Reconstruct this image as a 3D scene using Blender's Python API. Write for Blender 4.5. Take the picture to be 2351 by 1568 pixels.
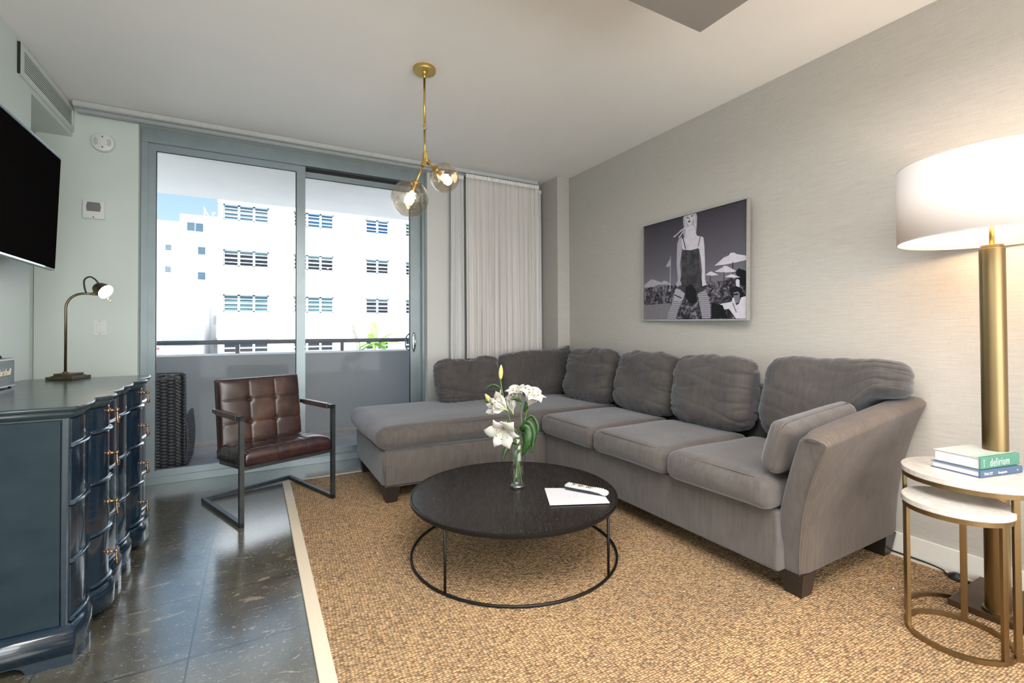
import bpy, bmesh, math, random
from mathutils import Vector, Matrix, noise
random.seed(7)
sc = bpy.context.scene
for o in list(bpy.data.objects): bpy.data.objects.remove(o)
COL = sc.collection
PI = math.pi

# ------------------------------------------------------------------ camera
YAW, PITCH, ROLL, FPX, CYP = 0.504751554, 0.0124449404, -0.00456045917, 1071.108, 743.956
fw = Vector((math.sin(YAW)*math.cos(PITCH), math.cos(YAW)*math.cos(PITCH), math.sin(PITCH)))
rt = Vector((math.cos(YAW), -math.sin(YAW), 0)); up = rt.cross(fw)
rr = math.cos(ROLL)*rt + math.sin(ROLL)*up; uu = -math.sin(ROLL)*rt + math.cos(ROLL)*up
cd = bpy.data.cameras.new('camera'); cam = bpy.data.objects.new('camera', cd); COL.objects.link(cam)
cam.matrix_world = Matrix(((rr.x, uu.x, -fw.x, 0), (rr.y, uu.y, -fw.y, 0), (rr.z, uu.z, -fw.z, 1.15), (0, 0, 0, 1)))
cd.sensor_width = 36; cd.lens = FPX/2351*36; cd.shift_y = -(784-CYP)/2351; cd.clip_start = 0.02; cd.clip_end = 500
sc.camera = cam

# ------------------------------------------------------------------ exposure, sky, sun, fill lights
sc.view_settings.view_transform = 'Standard'; sc.view_settings.look = 'None'
sc.view_settings.exposure = 1.35; sc.view_settings.gamma = 1.0; sc.view_settings.use_curve_mapping = False
w = bpy.data.worlds.new('sky'); sc.world = w; w.use_nodes = True
nt = w.node_tree; nt.nodes.clear()
wo = nt.nodes.new('ShaderNodeOutputWorld'); bg = nt.nodes.new('ShaderNodeBackground')
tc = nt.nodes.new('ShaderNodeTexCoord'); sx = nt.nodes.new('ShaderNodeSeparateXYZ'); cr = nt.nodes.new('ShaderNodeValToRGB')
nt.links.new(tc.outputs['Generated'], sx.inputs[0]); nt.links.new(sx.outputs['Z'], cr.inputs[0])
cr.color_ramp.elements[0].position = 0.0; cr.color_ramp.elements[0].color = (0.46, 0.60, 0.68, 1)
cr.color_ramp.elements[1].position = 0.75; cr.color_ramp.elements[1].color = (0.12, 0.28, 0.55, 1)
e = cr.color_ramp.elements.new(0.25); e.color = (0.24, 0.355, 0.45, 1)
nt.links.new(cr.outputs[0], bg.inputs[0]); nt.links.new(bg.outputs[0], wo.inputs[0]); bg.inputs[1].default_value = 0.88

def light(name, kind, loc, energy, color, **kw):
    l = bpy.data.lights.new(name, kind); l.energy = energy; l.color = color
    o = bpy.data.objects.new(name, l); COL.objects.link(o); o.location = loc
    for k, v in kw.items():
        if k == 'rot': o.rotation_euler = v
        elif k == 'aim': o.rotation_euler = (Vector(v)-Vector(loc)).to_track_quat('-Z', 'Y').to_euler()
        else: setattr(l, k, v)
    return o
light('sun', 'SUN', (0, -10, 30), 5.0, (0.97, 0.985, 1.0), aim=(10.5, 14, 0), angle=0.01)
# unseen area lights, added to fill the room with light
light('rear_top_fill_light', 'AREA', (1.2, -1.9, 2.36), 50, (1.0, 0.92, 0.83), rot=(0, 0, 0), shape='RECTANGLE', size=2.6, size_y=1.4)  # added warm fill from above, behind the camera
light('rear_fill_light', 'AREA', (0.85, -3.1, 1.30), 75, (0.93, 0.97, 1.0), aim=(0.85, 3.0, 2.5), shape='RECTANGLE', size=3.8, size_y=2.3)  # added cool fill at the rear, tilted up towards the ceiling

light('overhead_fill_light', 'AREA', (0.55, 0.35, 2.44), 50, (1.0, 0.97, 0.945), rot=(0, 0, 0), shape='RECTANGLE', size=1.9, size_y=1.6)  # added fill shining down from just under the soffit

# ------------------------------------------------------------------ materials
def lin(c):
    return tuple((x/12.92 if x <= 0.04045 else ((x+0.055)/1.055)**2.4) for x in [v/255 for v in c])
class M:
    def __init__(s, name, col=(0.5, 0.5, 0.5), rough=0.6, metal=0.0, **kw):
        s.m = bpy.data.materials.new(name); s.m.use_nodes = True; s.t = s.m.node_tree
        s.b = s.t.nodes['Principled BSDF']; s.out = s.t.nodes['Material Output']
        s.b.inputs['Base Color'].default_value = (*col, 1); s.b.inputs['Roughness'].default_value = rough
        s.b.inputs['Metallic'].default_value = metal; s.last = None; s.co = None
        for k, v in kw.items():
            s.b.inputs[k.replace('_', ' ')].default_value = v
    def n(s, typ, **kw):
        x = s.t.nodes.new('ShaderNode'+typ)
        for k, v in kw.items():
            if k in x.inputs: x.inputs[k].default_value = v
            else: setattr(x, k, v)
        return x
    def l(s, a, b): s.t.links.new(a, b)
    def coord(s, scale=(1, 1, 1), rot=(0, 0, 0), kind='Object'):
        t = s.n('TexCoord'); mp = s.n('Mapping'); s.l(t.outputs[kind], mp.inputs[0])
        mp.inputs['Scale'].default_value = scale; mp.inputs['Rotation'].default_value = rot
        return mp.outputs[0]
    def coord_r(s, scale, rz):
        t = s.n('TexCoord'); a = s.n('Mapping'); b = s.n('Mapping'); s.l(t.outputs['Object'], a.inputs[0]); s.l(a.outputs[0], b.inputs[0])
        a.inputs['Rotation'].default_value = (0, 0, rz); b.inputs['Scale'].default_value = scale; return b.outputs[0]
    def noise(s, scale, co=None, detail=4, rough=0.55, dist=0.0):
        x = s.n('TexNoise'); x.inputs['Scale'].default_value = scale; x.inputs['Detail'].default_value = detail
        x.inputs['Roughness'].default_value = rough; x.inputs['Distortion'].default_value = dist
        s.l(co if co is not None else s.coord(), x.inputs['Vector']); return x.outputs['Fac']
    def ramp(s, src, stops):
        r = s.n('ValToRGB'); el = r.color_ramp.elements
        while len(el) > 1: el.remove(el[-1])
        for i, (p, c) in enumerate(stops):
            q = el[0] if i == 0 else el.new(p)
            q.position = p; q.color = (*c, 1) if len(c) == 3 else c
        s.l(src, r.inputs[0]); return r.outputs[0]
    def mix(s, fac, a, b, mode='MIX'):
        x = s.n('Mix', data_type='RGBA', blend_type=mode)
        for inp, v in ((x.inputs['Factor'], fac), (x.inputs[6], a), (x.inputs[7], b)):
            if isinstance(v, (int, float)): inp.default_value = v
            elif isinstance(v, tuple): inp.default_value = (*v, 1) if len(v) == 3 else v
            else: s.l(v, inp)
        return x.outputs[2]
    def base(s, src): s.l(src, s.b.inputs['Base Color']); return s
    def bump(s, h, strength=0.3, dist=0.01):
        b = s.n('Bump'); b.inputs['Strength'].default_value = strength; b.inputs['Distance'].default_value = dist
        s.l(h, b.inputs['Height'])
        if s.last: s.l(s.last, b.inputs['Normal'])
        s.last = b.outputs[0]; s.l(s.last, s.b.inputs['Normal']); return s
    def rough(s, src, a, b):
        r = s.n('MapRange'); s.l(src, r.inputs[0]); r.inputs[3].default_value = a; r.inputs[4].default_value = b
        s.l(r.outputs[0], s.b.inputs['Roughness']); return s

def simple(name, col, rough=0.5, metal=0.0, var=0.06, scale=30, bmp=0.0, **kw):
    m = M(name, col, rough, metal, **kw); co = m.coord()
    f = m.noise(scale, co)
    a = tuple(max(0, c*(1-var)) for c in col); b = tuple(min(1, c*(1+var)) for c in col)
    m.base(m.ramp(f, [(0.3, a), (0.7, b)]))
    if bmp: m.bump(m.noise(scale*4, co), bmp, 0.004)
    return m.m

# painted walls and ceiling
m_wallpaint = simple('wall_paint', (0.62, 0.69, 0.655), 0.55, var=0.02, scale=3, bmp=0.03)
m_ceiling = simple('ceiling_paint', (0.86, 0.855, 0.845), 0.7, var=0.02, scale=2, bmp=0.03)
m_white = simple('white_plastic', (0.72, 0.74, 0.74), 0.35, var=0.02)
m_trimwhite = simple('white_trim_paint', (0.78, 0.76, 0.72), 0.4, var=0.02)
# grasscloth wallpaper
k = M('grasscloth_wallpaper', rough=0.8)
co = k.coord((9, 9, 300)); f1 = k.noise(1.0, co, 5, 0.6); f2 = k.noise(1.0, k.coord((260, 260, 30)), 3, 0.6); f3 = k.noise(1.0, k.coord((22, 22, 700)), 3, 0.7)
c1 = k.ramp(f1, [(0.3, (0.435, 0.415, 0.385)), (0.7, (0.515, 0.495, 0.465))])
c2 = k.ramp(f2, [(0.35, (0.95, 0.95, 0.95)), (0.65, (1.0, 1.0, 1.0))])
c3 = k.ramp(f3, [(0.30, (0.82, 0.81, 0.79)), (0.40, (1.0, 1.0, 1.0))])
k.base(k.mix(1.0, k.mix(1.0, c1, c2, 'MULTIPLY'), c3, 'MULTIPLY')); k.bump(f1, 0.25, 0.004); k.bump(f2, 0.12, 0.002); m_paper = k.m
# polished stone floor tiles
k = M('polished_stone_tile', rough=0.16); co = k.coord((1, 1, 1))
mp = k.n('Mapping'); k.l(co, mp.inputs[0]); mp.inputs['Location'].default_value = (0.20, -0.22, 0)
br = k.n('TexBrick', offset=0.0, squash=1.0); k.l(mp.outputs[0], br.inputs['Vector'])
br.inputs['Scale'].default_value = 1.0; br.inputs['Brick Width'].default_value = 0.445; br.inputs['Row Height'].default_value = 0.445
br.inputs['Mortar Size'].default_value = 0.0032; br.inputs['Mortar Smooth'].default_value = 0.1
br.inputs['Color1'].default_value = (1, 1, 1, 1); br.inputs['Color2'].default_value = (0.86, 0.86, 0.86, 1); br.inputs['Mortar'].default_value = (0.28, 0.27, 0.25, 1)
base = k.ramp(k.noise(5, co, 8, 0.65, 0.6), [(0.3, (0.050, 0.046, 0.034)), (0.55, (0.088, 0.082, 0.062)), (0.75, (0.140, 0.128, 0.098))])
fl = k.noise(1.0, k.coord((11, 26, 1), (0, 0, 0.5)), 5, 0.6, 1.2)
flk = k.ramp(fl, [(0.61, (0, 0, 0)), (0.67, (1, 1, 1))])
flk2 = k.ramp(k.noise(42, k.coord((1, 2.4, 1), (0, 0, 0.7)), 3, 0.6, 1.5), [(0.635, (0, 0, 0)), (0.69, (1, 1, 1))])
cc = k.mix(flk, base, (0.24, 0.20, 0.145)); cc = k.mix(flk2, cc, (0.36, 0.32, 0.25))
cc = k.mix(1.0, cc, br.outputs['Color'], 'MULTIPLY'); k.base(cc)
k.rough(k.noise(7, co, 4), 0.14, 0.26); k.bump(br.outputs['Fac'], -0.2, 0.001); k.b.inputs['Coat Weight'].default_value = 1.0; k.b.inputs['Coat Roughness'].default_value = 0.17; k.b.inputs['Coat IOR'].default_value = 1.95; m_floor = k.m
# sisal rug
k = M('woven_sisal', rough=0.95); co = k.coord((78, 115, 60), (0, 0, 0.04))
vo = k.n('TexVoronoi', feature='F1'); k.l(co, vo.inputs['Vector']); vo.inputs['Scale'].default_value = 1.0; vo.inputs['Randomness'].default_value = 0.45
d = vo.outputs['Distance']
kc = k.ramp(d, [(0.0, (0.62, 0.44, 0.26)), (0.38, (0.49, 0.325, 0.175)), (0.80, (0.11, 0.065, 0.034))])
kv = k.n('SeparateColor'); k.l(vo.outputs['Color'], kv.inputs[0])
kc = k.mix(1.0, kc, k.ramp(kv.outputs[0], [(0.0, (0.72, 0.74, 0.80)), (0.5, (0.98, 0.96, 0.92)), (1.0, (1.3, 1.22, 1.1))]), 'MULTIPLY')
kc = k.mix(1.0, kc, k.ramp(k.noise(1.6, None, 3), [(0.35, (0.86, 0.86, 0.88)), (0.65, (1.06, 1.04, 1.0))]), 'MULTIPLY')
k.base(kc); iv = k.ramp(d, [(0.0, (1, 1, 1)), (0.8, (0, 0, 0))]); k.bump(iv, 0.9, 0.008); m_rug = k.m
k = M('rug_binding_cloth', rough=0.9); f = k.noise(1, k.coord((500, 500, 100)), 2)
k.base(k.ramp(f, [(0.3, (0.52, 0.44, 0.33)), (0.7, (0.68, 0.60, 0.48))])); k.bump(f, 0.2, 0.002); m_bind = k.m
# microfibre sofa
def microfibre(name, c0, c1, stripe=False):
    k = M(name, rough=0.85); k.b.inputs['Sheen Weight'].default_value = 0.33; k.b.inputs['Sheen Roughness'].default_value = 0.5
    k.b.inputs['Sheen Tint'].default_value = (0.82, 0.88, 1.0, 1)
    co = k.coord((1, 1, 1)); f = k.noise(4.5, co, 5, 0.62, 0.8); g = k.noise(1, k.coord((60, 60, 7)), 3, 0.5)
    c = k.ramp(f, [(0.34, c0), (0.66, c1)]); c = k.mix(0.5, c, k.ramp(g, [(0.3, c0), (0.7, c1)]))
    if stripe:
        wv = k.n('TexWave', wave_type='BANDS', bands_direction='X'); k.l(co, wv.inputs['Vector'])
        wv.inputs['Scale'].default_value = 17; wv.inputs['Distortion'].default_value = 1.5; wv.inputs['Detail'].default_value = 1
        c = k.mix(1.0, c, k.ramp(wv.outputs['Fac'], [(0.2, (0.88, 0.88, 0.88)), (0.8, (1.05, 1.05, 1.05))]), 'MULTIPLY')
    k.base(c); k.bump(g, 0.12, 0.004); k.bump(k.noise(260, co, 2), 0.12, 0.001); return k.m
m_sofa = microfibre('grey_microfibre', (0.058, 0.048, 0.043), (0.104, 0.089, 0.080))
m_sofastripe = microfibre('ribbed_grey_microfibre', (0.066, 0.047, 0.036), (0.110, 0.084, 0.066), True)
m_sofastripe.node_tree.nodes['Principled BSDF'].inputs['Sheen Weight'].default_value = 0.13
m_cushion = microfibre('dark_grey_microfibre', (0.036, 0.031, 0.030), (0.074, 0.065, 0.061))
m_seam = simple('seam_thread', (0.12, 0.105, 0.095), 0.8)
m_darkwood = simple('black_stained_wood', (0.018, 0.014, 0.013), 0.35, var=0.3, scale=20)
# coffee table wood
k = M('ebonised_wood_veneer', rough=0.3); co = k.coord_r((170, 10, 10), 0.504)
f = k.noise(1, co, 5, 0.7); g = k.noise(1, k.coord_r((330, 34, 10), 0.504), 2, 0.6)
k.base(k.mix(k.ramp(g, [(0.66, (0, 0, 0)), (0.74, (0.8, 0.8, 0.8))]), k.ramp(f, [(0.3, (0.005, 0.0035, 0.003)), (0.7, (0.015, 0.010, 0.009))]), (0.30, 0.29, 0.30)))
k.rough(f, 0.20, 0.34); k.bump(g, 0.10, 0.001); k.b.inputs['IOR'].default_value = 1.30; m_tabletop = k.m
m_blackmetal = simple('black_metal', (0.012, 0.012, 0.012), 0.42, 0.6)
m_steel = simple('raw_dark_steel', (0.085, 0.10, 0.11), 0.36, 0.85, var=0.2, scale=14)
m_alu = simple('brushed_aluminium', (0.29, 0.345, 0.365), 0.42, 0.5, var=0.06, scale=6)
m_aludark = simple('dark_aluminium', (0.16, 0.20, 0.215), 0.45, 0.5, var=0.08, scale=6)
m_gasket = simple('black_rubber_gasket', (0.008, 0.010, 0.012), 0.6)
m_chrome = simple('chrome', (0.75, 0.78, 0.80), 0.12, 1.0, var=0.02)
m_brass = simple('satin_brass', (0.60, 0.43, 0.14), 0.34, 1.0, var=0.05, scale=8)
k = M('aged_brass', (0.36, 0.26, 0.13), 0.36, 1.0); f = k.noise(1, k.coord((8, 8, 0.6)), 3)
k.base(k.ramp(f, [(0.3, (0.20, 0.135, 0.065)), (0.7, (0.33, 0.245, 0.13))])); k.bump(k.noise(1, k.coord((120, 120, 4)), 2), 0.08, 0.002); m_agedbrass = k.m
m_bronze = simple('bronze_base_metal', (0.10, 0.065, 0.04), 0.4, 0.8, var=0.15)
m_lampmetal = simple('antique_bronze', (0.17, 0.135, 0.085), 0.38, 0.9, var=0.2, scale=25)
m_copper = simple('copper_pull', (0.30, 0.185, 0.11), 0.3, 0.95, var=0.15)
# leather
k = M('oxblood_leather', rough=0.32); co = k.coord()
f = k.noise(6, co, 5, 0.6, 0.5)
k.base(k.ramp(f, [(0.28, (0.014, 0.008, 0.009)), (0.55, (0.040, 0.018, 0.015)), (0.8, (0.11, 0.050, 0.030))])); k.rough(k.noise(14, co, 4), 0.24, 0.42)
k.bump(k.noise(110, co, 4), 0.15, 0.002); k.b.inputs['Coat Weight'].default_value = 0.25; k.b.inputs['Coat Roughness'].default_value = 0.25; m_leather = k.m
k = M('dark_oxblood_leather', rough=0.3); co = k.coord(); f = k.noise(7, co, 5, 0.6, 0.5)
k.base(k.ramp(f, [(0.3, (0.010, 0.005, 0.008)), (0.6, (0.030, 0.011, 0.013)), (0.85, (0.075, 0.030, 0.024))])); k.rough(k.noise(14, co, 4), 0.2, 0.36)
k.bump(k.noise(110, co, 4), 0.12, 0.002); k.b.inputs['Coat Weight'].default_value = 0.3; k.b.inputs['Coat Roughness'].default_value = 0.2; m_leatherseat = k.m
m_stitch = simple('dark_leather_stitching', (0.008, 0.006, 0.006), 0.6)
# dresser lacquer
k = M('blue_black_lacquer', rough=0.24); f = k.noise(1, k.coord((4, 4, 160)), 4, 0.6)
k.base(k.ramp(f, [(0.3, (0.002, 0.009, 0.019)), (0.7, (0.006, 0.021, 0.040))])); k.rough(f, 0.15, 0.30); k.bump(f, 0.06, 0.001)
k.b.inputs['Coat Weight'].default_value = 1.0; k.b.inputs['Coat Roughness'].default_value = 0.08; m_lacquer = k.m
k = M('dresser_side_lacquer', rough=0.3); f = k.noise(6, k.coord((1, 1, 2)), 4, 0.6)
k.base(k.ramp(f, [(0.3, (0.014, 0.024, 0.032)), (0.7, (0.021, 0.034, 0.043))])); k.b.inputs['IOR'].default_value = 1.22; m_sidelacquer = k.m
# marble
k = M('white_marble', rough=0.22); co = k.coord()
f = k.noise(9, co, 7, 0.7, 2.0); g = k.noise(26, co, 4, 0.6, 1.0)
k.base(k.mix(k.ramp(f, [(0.48, (0, 0, 0)), (0.5, (0.35, 0.35, 0.35)), (0.52, (0, 0, 0))]), k.ramp(g, [(0.3, (0.52, 0.48, 0.44)), (0.6, (0.60, 0.57, 0.535))]), (0.42, 0.40, 0.37))); m_marble = k.m
# lamp shade fabric
k = M('white_lamp_shade', (0.90, 0.87, 0.86), 0.9); tr = k.n('BsdfTranslucent'); tr.inputs[0].default_value = (0.40, 0.37, 0.35, 1)
mx = k.n('MixShader'); mx.inputs[0].default_value = 0.35; k.l(k.b.outputs[0], mx.inputs[1]); k.l(tr.outputs[0], mx.inputs[2]); k.l(mx.outputs[0], k.out.inputs[0])
k.bump(k.noise(1, k.coord((200, 200, 900)), 2), 0.1, 0.001); m_shade = k.m
def cloth(name, col, trans):
    k = M(name, col, 0.9); tr = k.n('BsdfTranslucent'); tr.inputs[0].default_value = (*col, 1)
    mx = k.n('MixShader'); mx.inputs[0].default_value = trans; k.l(k.b.outputs[0], mx.inputs[1]); k.l(tr.outputs[0], mx.inputs[2]); k.l(mx.outputs[0], k.out.inputs[0])
    k.bump(k.noise(1, k.coord((500, 500, 500)), 2), 0.1, 0.001); return k.m
m_sheer = cloth('sheer_curtain_cloth', (0.74, 0.71, 0.695), 0.15)
m_blackout = cloth('lined_curtain_cloth', (0.70, 0.70, 0.71), 0.12)
m_tape = simple('white_heading_tape', (0.80, 0.78, 0.77), 0.8)
def emit(name, col, st):
    m = bpy.data.materials.new(name); m.use_nodes = True; t = m.node_tree; t.nodes.clear()
    e_ = t.nodes.new('ShaderNodeEmission'); e_.inputs[0].default_value = (*col, 1); e_.inputs[1].default_value = st
    o_ = t.nodes.new('ShaderNodeOutputMaterial'); t.links.new(e_.outputs[0], o_.inputs[0]); return m
m_bulb = emit('lit_bulb', (1.0, 0.78, 0.50), 5)
m_filament = emit('lit_filament', (1.0, 0.60, 0.24), 240)
m_spotface = emit('lit_lamp_face', (1.0, 0.88, 0.66), 40)
# glass
def thin_glass(name, tint=(1, 1, 1), refl=0.06, rough=0.0, graze=0.75):
    m = bpy.data.materials.new(name); m.use_nodes = True; t = m.node_tree; t.nodes.clear()
    tp = t.nodes.new('ShaderNodeBsdfTransparent'); tp.inputs[0].default_value = (*tint, 1)
    gl = t.nodes.new('ShaderNodeBsdfGlossy'); gl.inputs['Roughness'].default_value = rough
    lw = t.nodes.new('ShaderNodeLayerWeight'); lw.inputs[0].default_value = 0.15
    mr = t.nodes.new('ShaderNodeMapRange'); mr.inputs[3].default_value = refl; mr.inputs[4].default_value = graze
    t.links.new(lw.outputs['Facing'], mr.inputs[0])
    pw = t.nodes.new('ShaderNodeMath'); pw.operation = 'POWER'; t.links.new(lw.outputs['Facing'], pw.inputs[0]); pw.inputs[1].default_value = 2.5
    t.links.new(pw.outputs[0], mr.inputs[0])
    mx = t.nodes.new('ShaderNodeMixShader'); o_ = t.nodes.new('ShaderNodeOutputMaterial')
    t.links.new(mr.outputs[0], mx.inputs[0]); t.links.new(tp.outputs[0], mx.inputs[1]); t.links.new(gl.outputs[0], mx.inputs[2]); t.links.new(mx.outputs[0], o_.inputs[0])
    return m
m_pane = thin_glass('window_glass', (0.97, 0.98, 0.98), 0.004)
m_globe = thin_glass('champagne_glass', (0.91, 0.84, 0.75), 0.20)
m_vase = thin_glass('clear_vase_glass', (0.95, 0.97, 0.96), 0.07, 0.03)
m_vase_in = thin_glass('clear_vase_inner_face', (1, 1, 1), 0.0, 0.0, 0.12)
m_petal = M('lily_petal', (0.72, 0.71, 0.67), 0.5)
_t = m_petal.n('BsdfTranslucent'); _t.inputs[0].default_value = (0.7, 0.69, 0.62, 1); _x = m_petal.n('MixShader'); _x.inputs[0].default_value = 0.3
m_petal.l(m_petal.b.outputs[0], _x.inputs[1]); m_petal.l(_t.outputs[0], _x.inputs[2]); m_petal.l(_x.outputs[0], m_petal.out.inputs[0]); m_petal = m_petal.m
k = M('lily_leaf', rough=0.35); k.base(k.ramp(k.noise(30), [(0.3, (0.005, 0.028, 0.006)), (0.7, (0.024, 0.085, 0.012))])); m_leaf = k.m
m_stem = simple('green_stem', (0.09, 0.17, 0.035), 0.45, var=0.2)
m_throat = simple('pale_green_throat', (0.42, 0.50, 0.20), 0.5)
m_bud = simple('yellow_green_bud', (0.52, 0.50, 0.16), 0.45, var=0.25, scale=60)
m_anther = simple('rust_anther', (0.22, 0.06, 0.012), 0.8)
m_paperwhite = simple('white_paper', (0.60, 0.59, 0.62), 0.6, var=0.01)
m_ink = simple('grey_ink', (0.35, 0.36, 0.42), 0.7)
m_tvscreen = simple('black_screen', (0.006, 0.0055, 0.0055), 0.3, var=0.05, Specular_IOR_Level=0.0, IOR=1.08)
m_tvbody = simple('dark_teal_plastic', (0.020, 0.045, 0.055), 0.25, var=0.05)
m_tvtrim = simple('clear_acrylic_edge', (0.55, 0.66, 0.74), 0.15, 0.5, var=0.05)

# ------------------------------------------------------------------ mesh helpers
def obj(name, bm, mat, parent=None, smooth=False, loc=None, rot=None):
    me = bpy.data.meshes.new(name); bm.normal_update(); bm.to_mesh(me); bm.free()
    for m_ in (mat if isinstance(mat, (list, tuple)) else [mat]): me.materials.append(m_)
    if smooth:
        for p in me.polygons: p.use_smooth = True
    o = bpy.data.objects.new(name, me); COL.objects.link(o)
    if parent: o.parent = parent
    if loc: o.location = loc
    if rot: o.rotation_euler = rot
    return o
def tag(o, label, cat, group=None, kind=None):
    o['label'] = label; o['category'] = cat
    if group: o['group'] = group
    if kind: o['kind'] = kind
    return o
def thing(name, label, cat, loc=(0, 0, 0), rotz=0, group=None):
    o = bpy.data.objects.new(name, None); COL.objects.link(o); o.location = loc; o.rotation_euler = (0, 0, rotz)
    o.empty_display_size = 0.05
    return tag(o, label, cat, group)
def struct(name, bm, mat, parent=None, smooth=False):
    o = obj(name, bm, mat, parent, smooth)
    if not parent: o['kind'] = 'structure'
    return o
def B(): return bmesh.new()
def box(bm, x0, x1, y0, y1, z0, z1, mi=0, mat=None):
    vs = [bm.verts.new((x, y, z)) for x in (x0, x1) for y in (y0, y1) for z in (z0, z1)]
    for q in ((0, 1, 3, 2), (4, 6, 7, 5), (0, 4, 5, 1), (2, 3, 7, 6), (0, 2, 6, 4), (1, 5, 7, 3)):
        f_ = bm.faces.new([vs[i] for i in q]); f_.material_index = mi
    if mat is not None: bmesh.ops.transform(bm, matrix=mat, verts=vs)
    return vs
def bbox(x0, x1, y0, y1, z0, z1, bev=0.0, seg=2):
    bm = B(); box(bm, x0, x1, y0, y1, z0, z1)
    bmesh.ops.recalc_face_normals(bm, faces=bm.faces)
    if bev: bmesh.ops.bevel(bm, geom=bm.edges[:], offset=bev, segments=seg, profile=0.7, affect='EDGES')
    return bm
def tube(bm, pts, r, seg=10, cap=True, mi=0, closed=False):
    pts = [Vector(p) for p in pts]; n = len(pts); rs = r if isinstance(r, (list, tuple)) else [r]*n
    rings = []; prev = None
    for i, p in enumerate(pts):
        if closed: t = (pts[(i+1) % n]-pts[i-1])
        else: t = (pts[min(i+1, n-1)]-pts[max(i-1, 0)])
        t.normalize()
        if prev is None:
            a = Vector((0, 0, 1)) if abs(t.z) < 0.9 else Vector((1, 0, 0))
            u_ = t.cross(a).normalized()
        else:
            u_ = (prev - t*prev.dot(t)).normalized()
        prev = u_; v_ = t.cross(u_)
        rings.append([bm.verts.new(p + (u_*math.cos(2*PI*j/seg) + v_*math.sin(2*PI*j/seg))*rs[i]) for j in range(seg)])
    m_ = n if closed else n-1
    for i in range(m_):
        a, b = rings[i], rings[(i+1) % n]
        for j in range(seg):
            f_ = bm.faces.new((a[j], b[j], b[(j+1) % seg], a[(j+1) % seg])); f_.smooth = True; f_.material_index = mi
    if cap and not closed:
        f_ = bm.faces.new(rings[0]); f_.material_index = mi
        f_ = bm.faces.new(rings[-1][::-1]); f_.material_index = mi
    return bm
def lathe(bm, prof, seg=32, c=(0, 0), mat=None, mi=0, smooth=True):
    rings = []; new = []
    for r_, z in prof:
        if r_ < 1e-6: v = [bm.verts.new((c[0], c[1], z))]
        else: v = [bm.verts.new((c[0]+r_*math.cos(2*PI*j/seg), c[1]+r_*math.sin(2*PI*j/seg), z)) for j in range(seg)]
        rings.append(v); new += v
    for a, b in zip(rings, rings[1:]):
        for j in range(seg):
            j2 = (j+1) % seg
            if len(a) == 1 and len(b) == 1: continue
            if len(a) == 1: f_ = bm.faces.new((a[0], b[j], b[j2]))
            elif len(b) == 1: f_ = bm.faces.new((a[j], b[0], a[j2]))
            else: f_ = bm.faces.new((a[j], b[j], b[j2], a[j2]))
            f_.smooth = smooth; f_.material_index = mi
    if mat is not None: bmesh.ops.transform(bm, matrix=mat, verts=new)
    return bm
def prism(bm, poly, h0, h1, axis='z', mi=0):
    def P3(p, h): return {'z': (p[0], p[1], h), 'x': (h, p[0], p[1]), 'y': (p[0], h, p[1])}[axis]
    a = [bm.verts.new(P3(p, h0)) for p in poly]; b = [bm.verts.new(P3(p, h1)) for p in poly]; n = len(poly)
    fs = [bm.faces.new(a), bm.faces.new(b[::-1])]
    for i in range(n): fs.append(bm.faces.new((a[i], b[i], b[(i+1) % n], a[(i+1) % n])))
    for f_ in fs: f_.material_index = mi
    bmesh.ops.recalc_face_normals(bm, faces=fs)
    return bm
def loft(bm, rings, cap=True, mi=0, smooth=True):
    vs = [[bm.verts.new(p) for p in r_] for r_ in rings]; n = len(rings[0])
    for a, b in zip(vs, vs[1:]):
        for j in range(n):
            f_ = bm.faces.new((a[j], b[j], b[(j+1) % n], a[(j+1) % n])); f_.smooth = smooth; f_.material_index = mi
    if cap: bm.faces.new(vs[0][::-1]); bm.faces.new(vs[-1])
    bmesh.ops.recalc_face_normals(bm, faces=bm.faces)
    return bm
def bez(p0, p1, p2, p3, n=12):
    p0, p1, p2, p3 = map(Vector, (p0, p1, p2, p3)); out = []
    for i in range(n+1):
        t = i/n; s = 1-t; out.append(p0*s**3 + p1*3*s*s*t + p2*3*s*t*t + p3*t**3)
    return out
def catmull(pts, n=6, closed=False):
    P_ = [Vector(p) for p in pts]; m_ = len(P_); out = []
    for i in range(m_ if closed else m_-1):
        if closed: a, b, c, d = P_[i-1], P_[i], P_[(i+1) % m_], P_[(i+2) % m_]
        else: a, b, c, d = P_[max(i-1, 0)], P_[i], P_[i+1], P_[min(i+2, m_-1)]
        for j in range(n):
            t = j/n
            out.append(0.5*((2*b)+(c-a)*t+(2*a-5*b+4*c-d)*t*t+(3*b-a-3*c+d)*t**3))
    if not closed: out.append(P_[-1])
    return out
def mod(o, typ, **kw):
    m_ = o.modifiers.new(typ.lower(), typ)
    for k_, v in kw.items(): setattr(m_, k_, v)
    return m_
def text(name, s, size, mat, M4, parent=None, shear=0.0, extrude=0.0006, sx=1.0, bold=0.0, align='LEFT', spacing=1.0):
    c = bpy.data.curves.new(name, 'FONT'); c.body = s; c.size = size; c.shear = shear; c.extrude = extrude; c.offset = bold
    c.align_x = align; c.space_character = spacing; c.resolution_u = 3
    t = bpy.data.objects.new('tmp', c); COL.objects.link(t)
    dg = bpy.context.evaluated_depsgraph_get(); dg.update()
    me = bpy.data.meshes.new_from_object(t.evaluated_get(dg)); bpy.data.objects.remove(t); bpy.data.curves.remove(c)
    me.transform(M4 @ Matrix.Diagonal((sx, 1, 1, 1))); me.name = name; me.materials.clear(); me.materials.append(mat)
    o = bpy.data.objects.new(name, me); COL.objects.link(o)
    if parent: o.parent = parent
    return o
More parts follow.
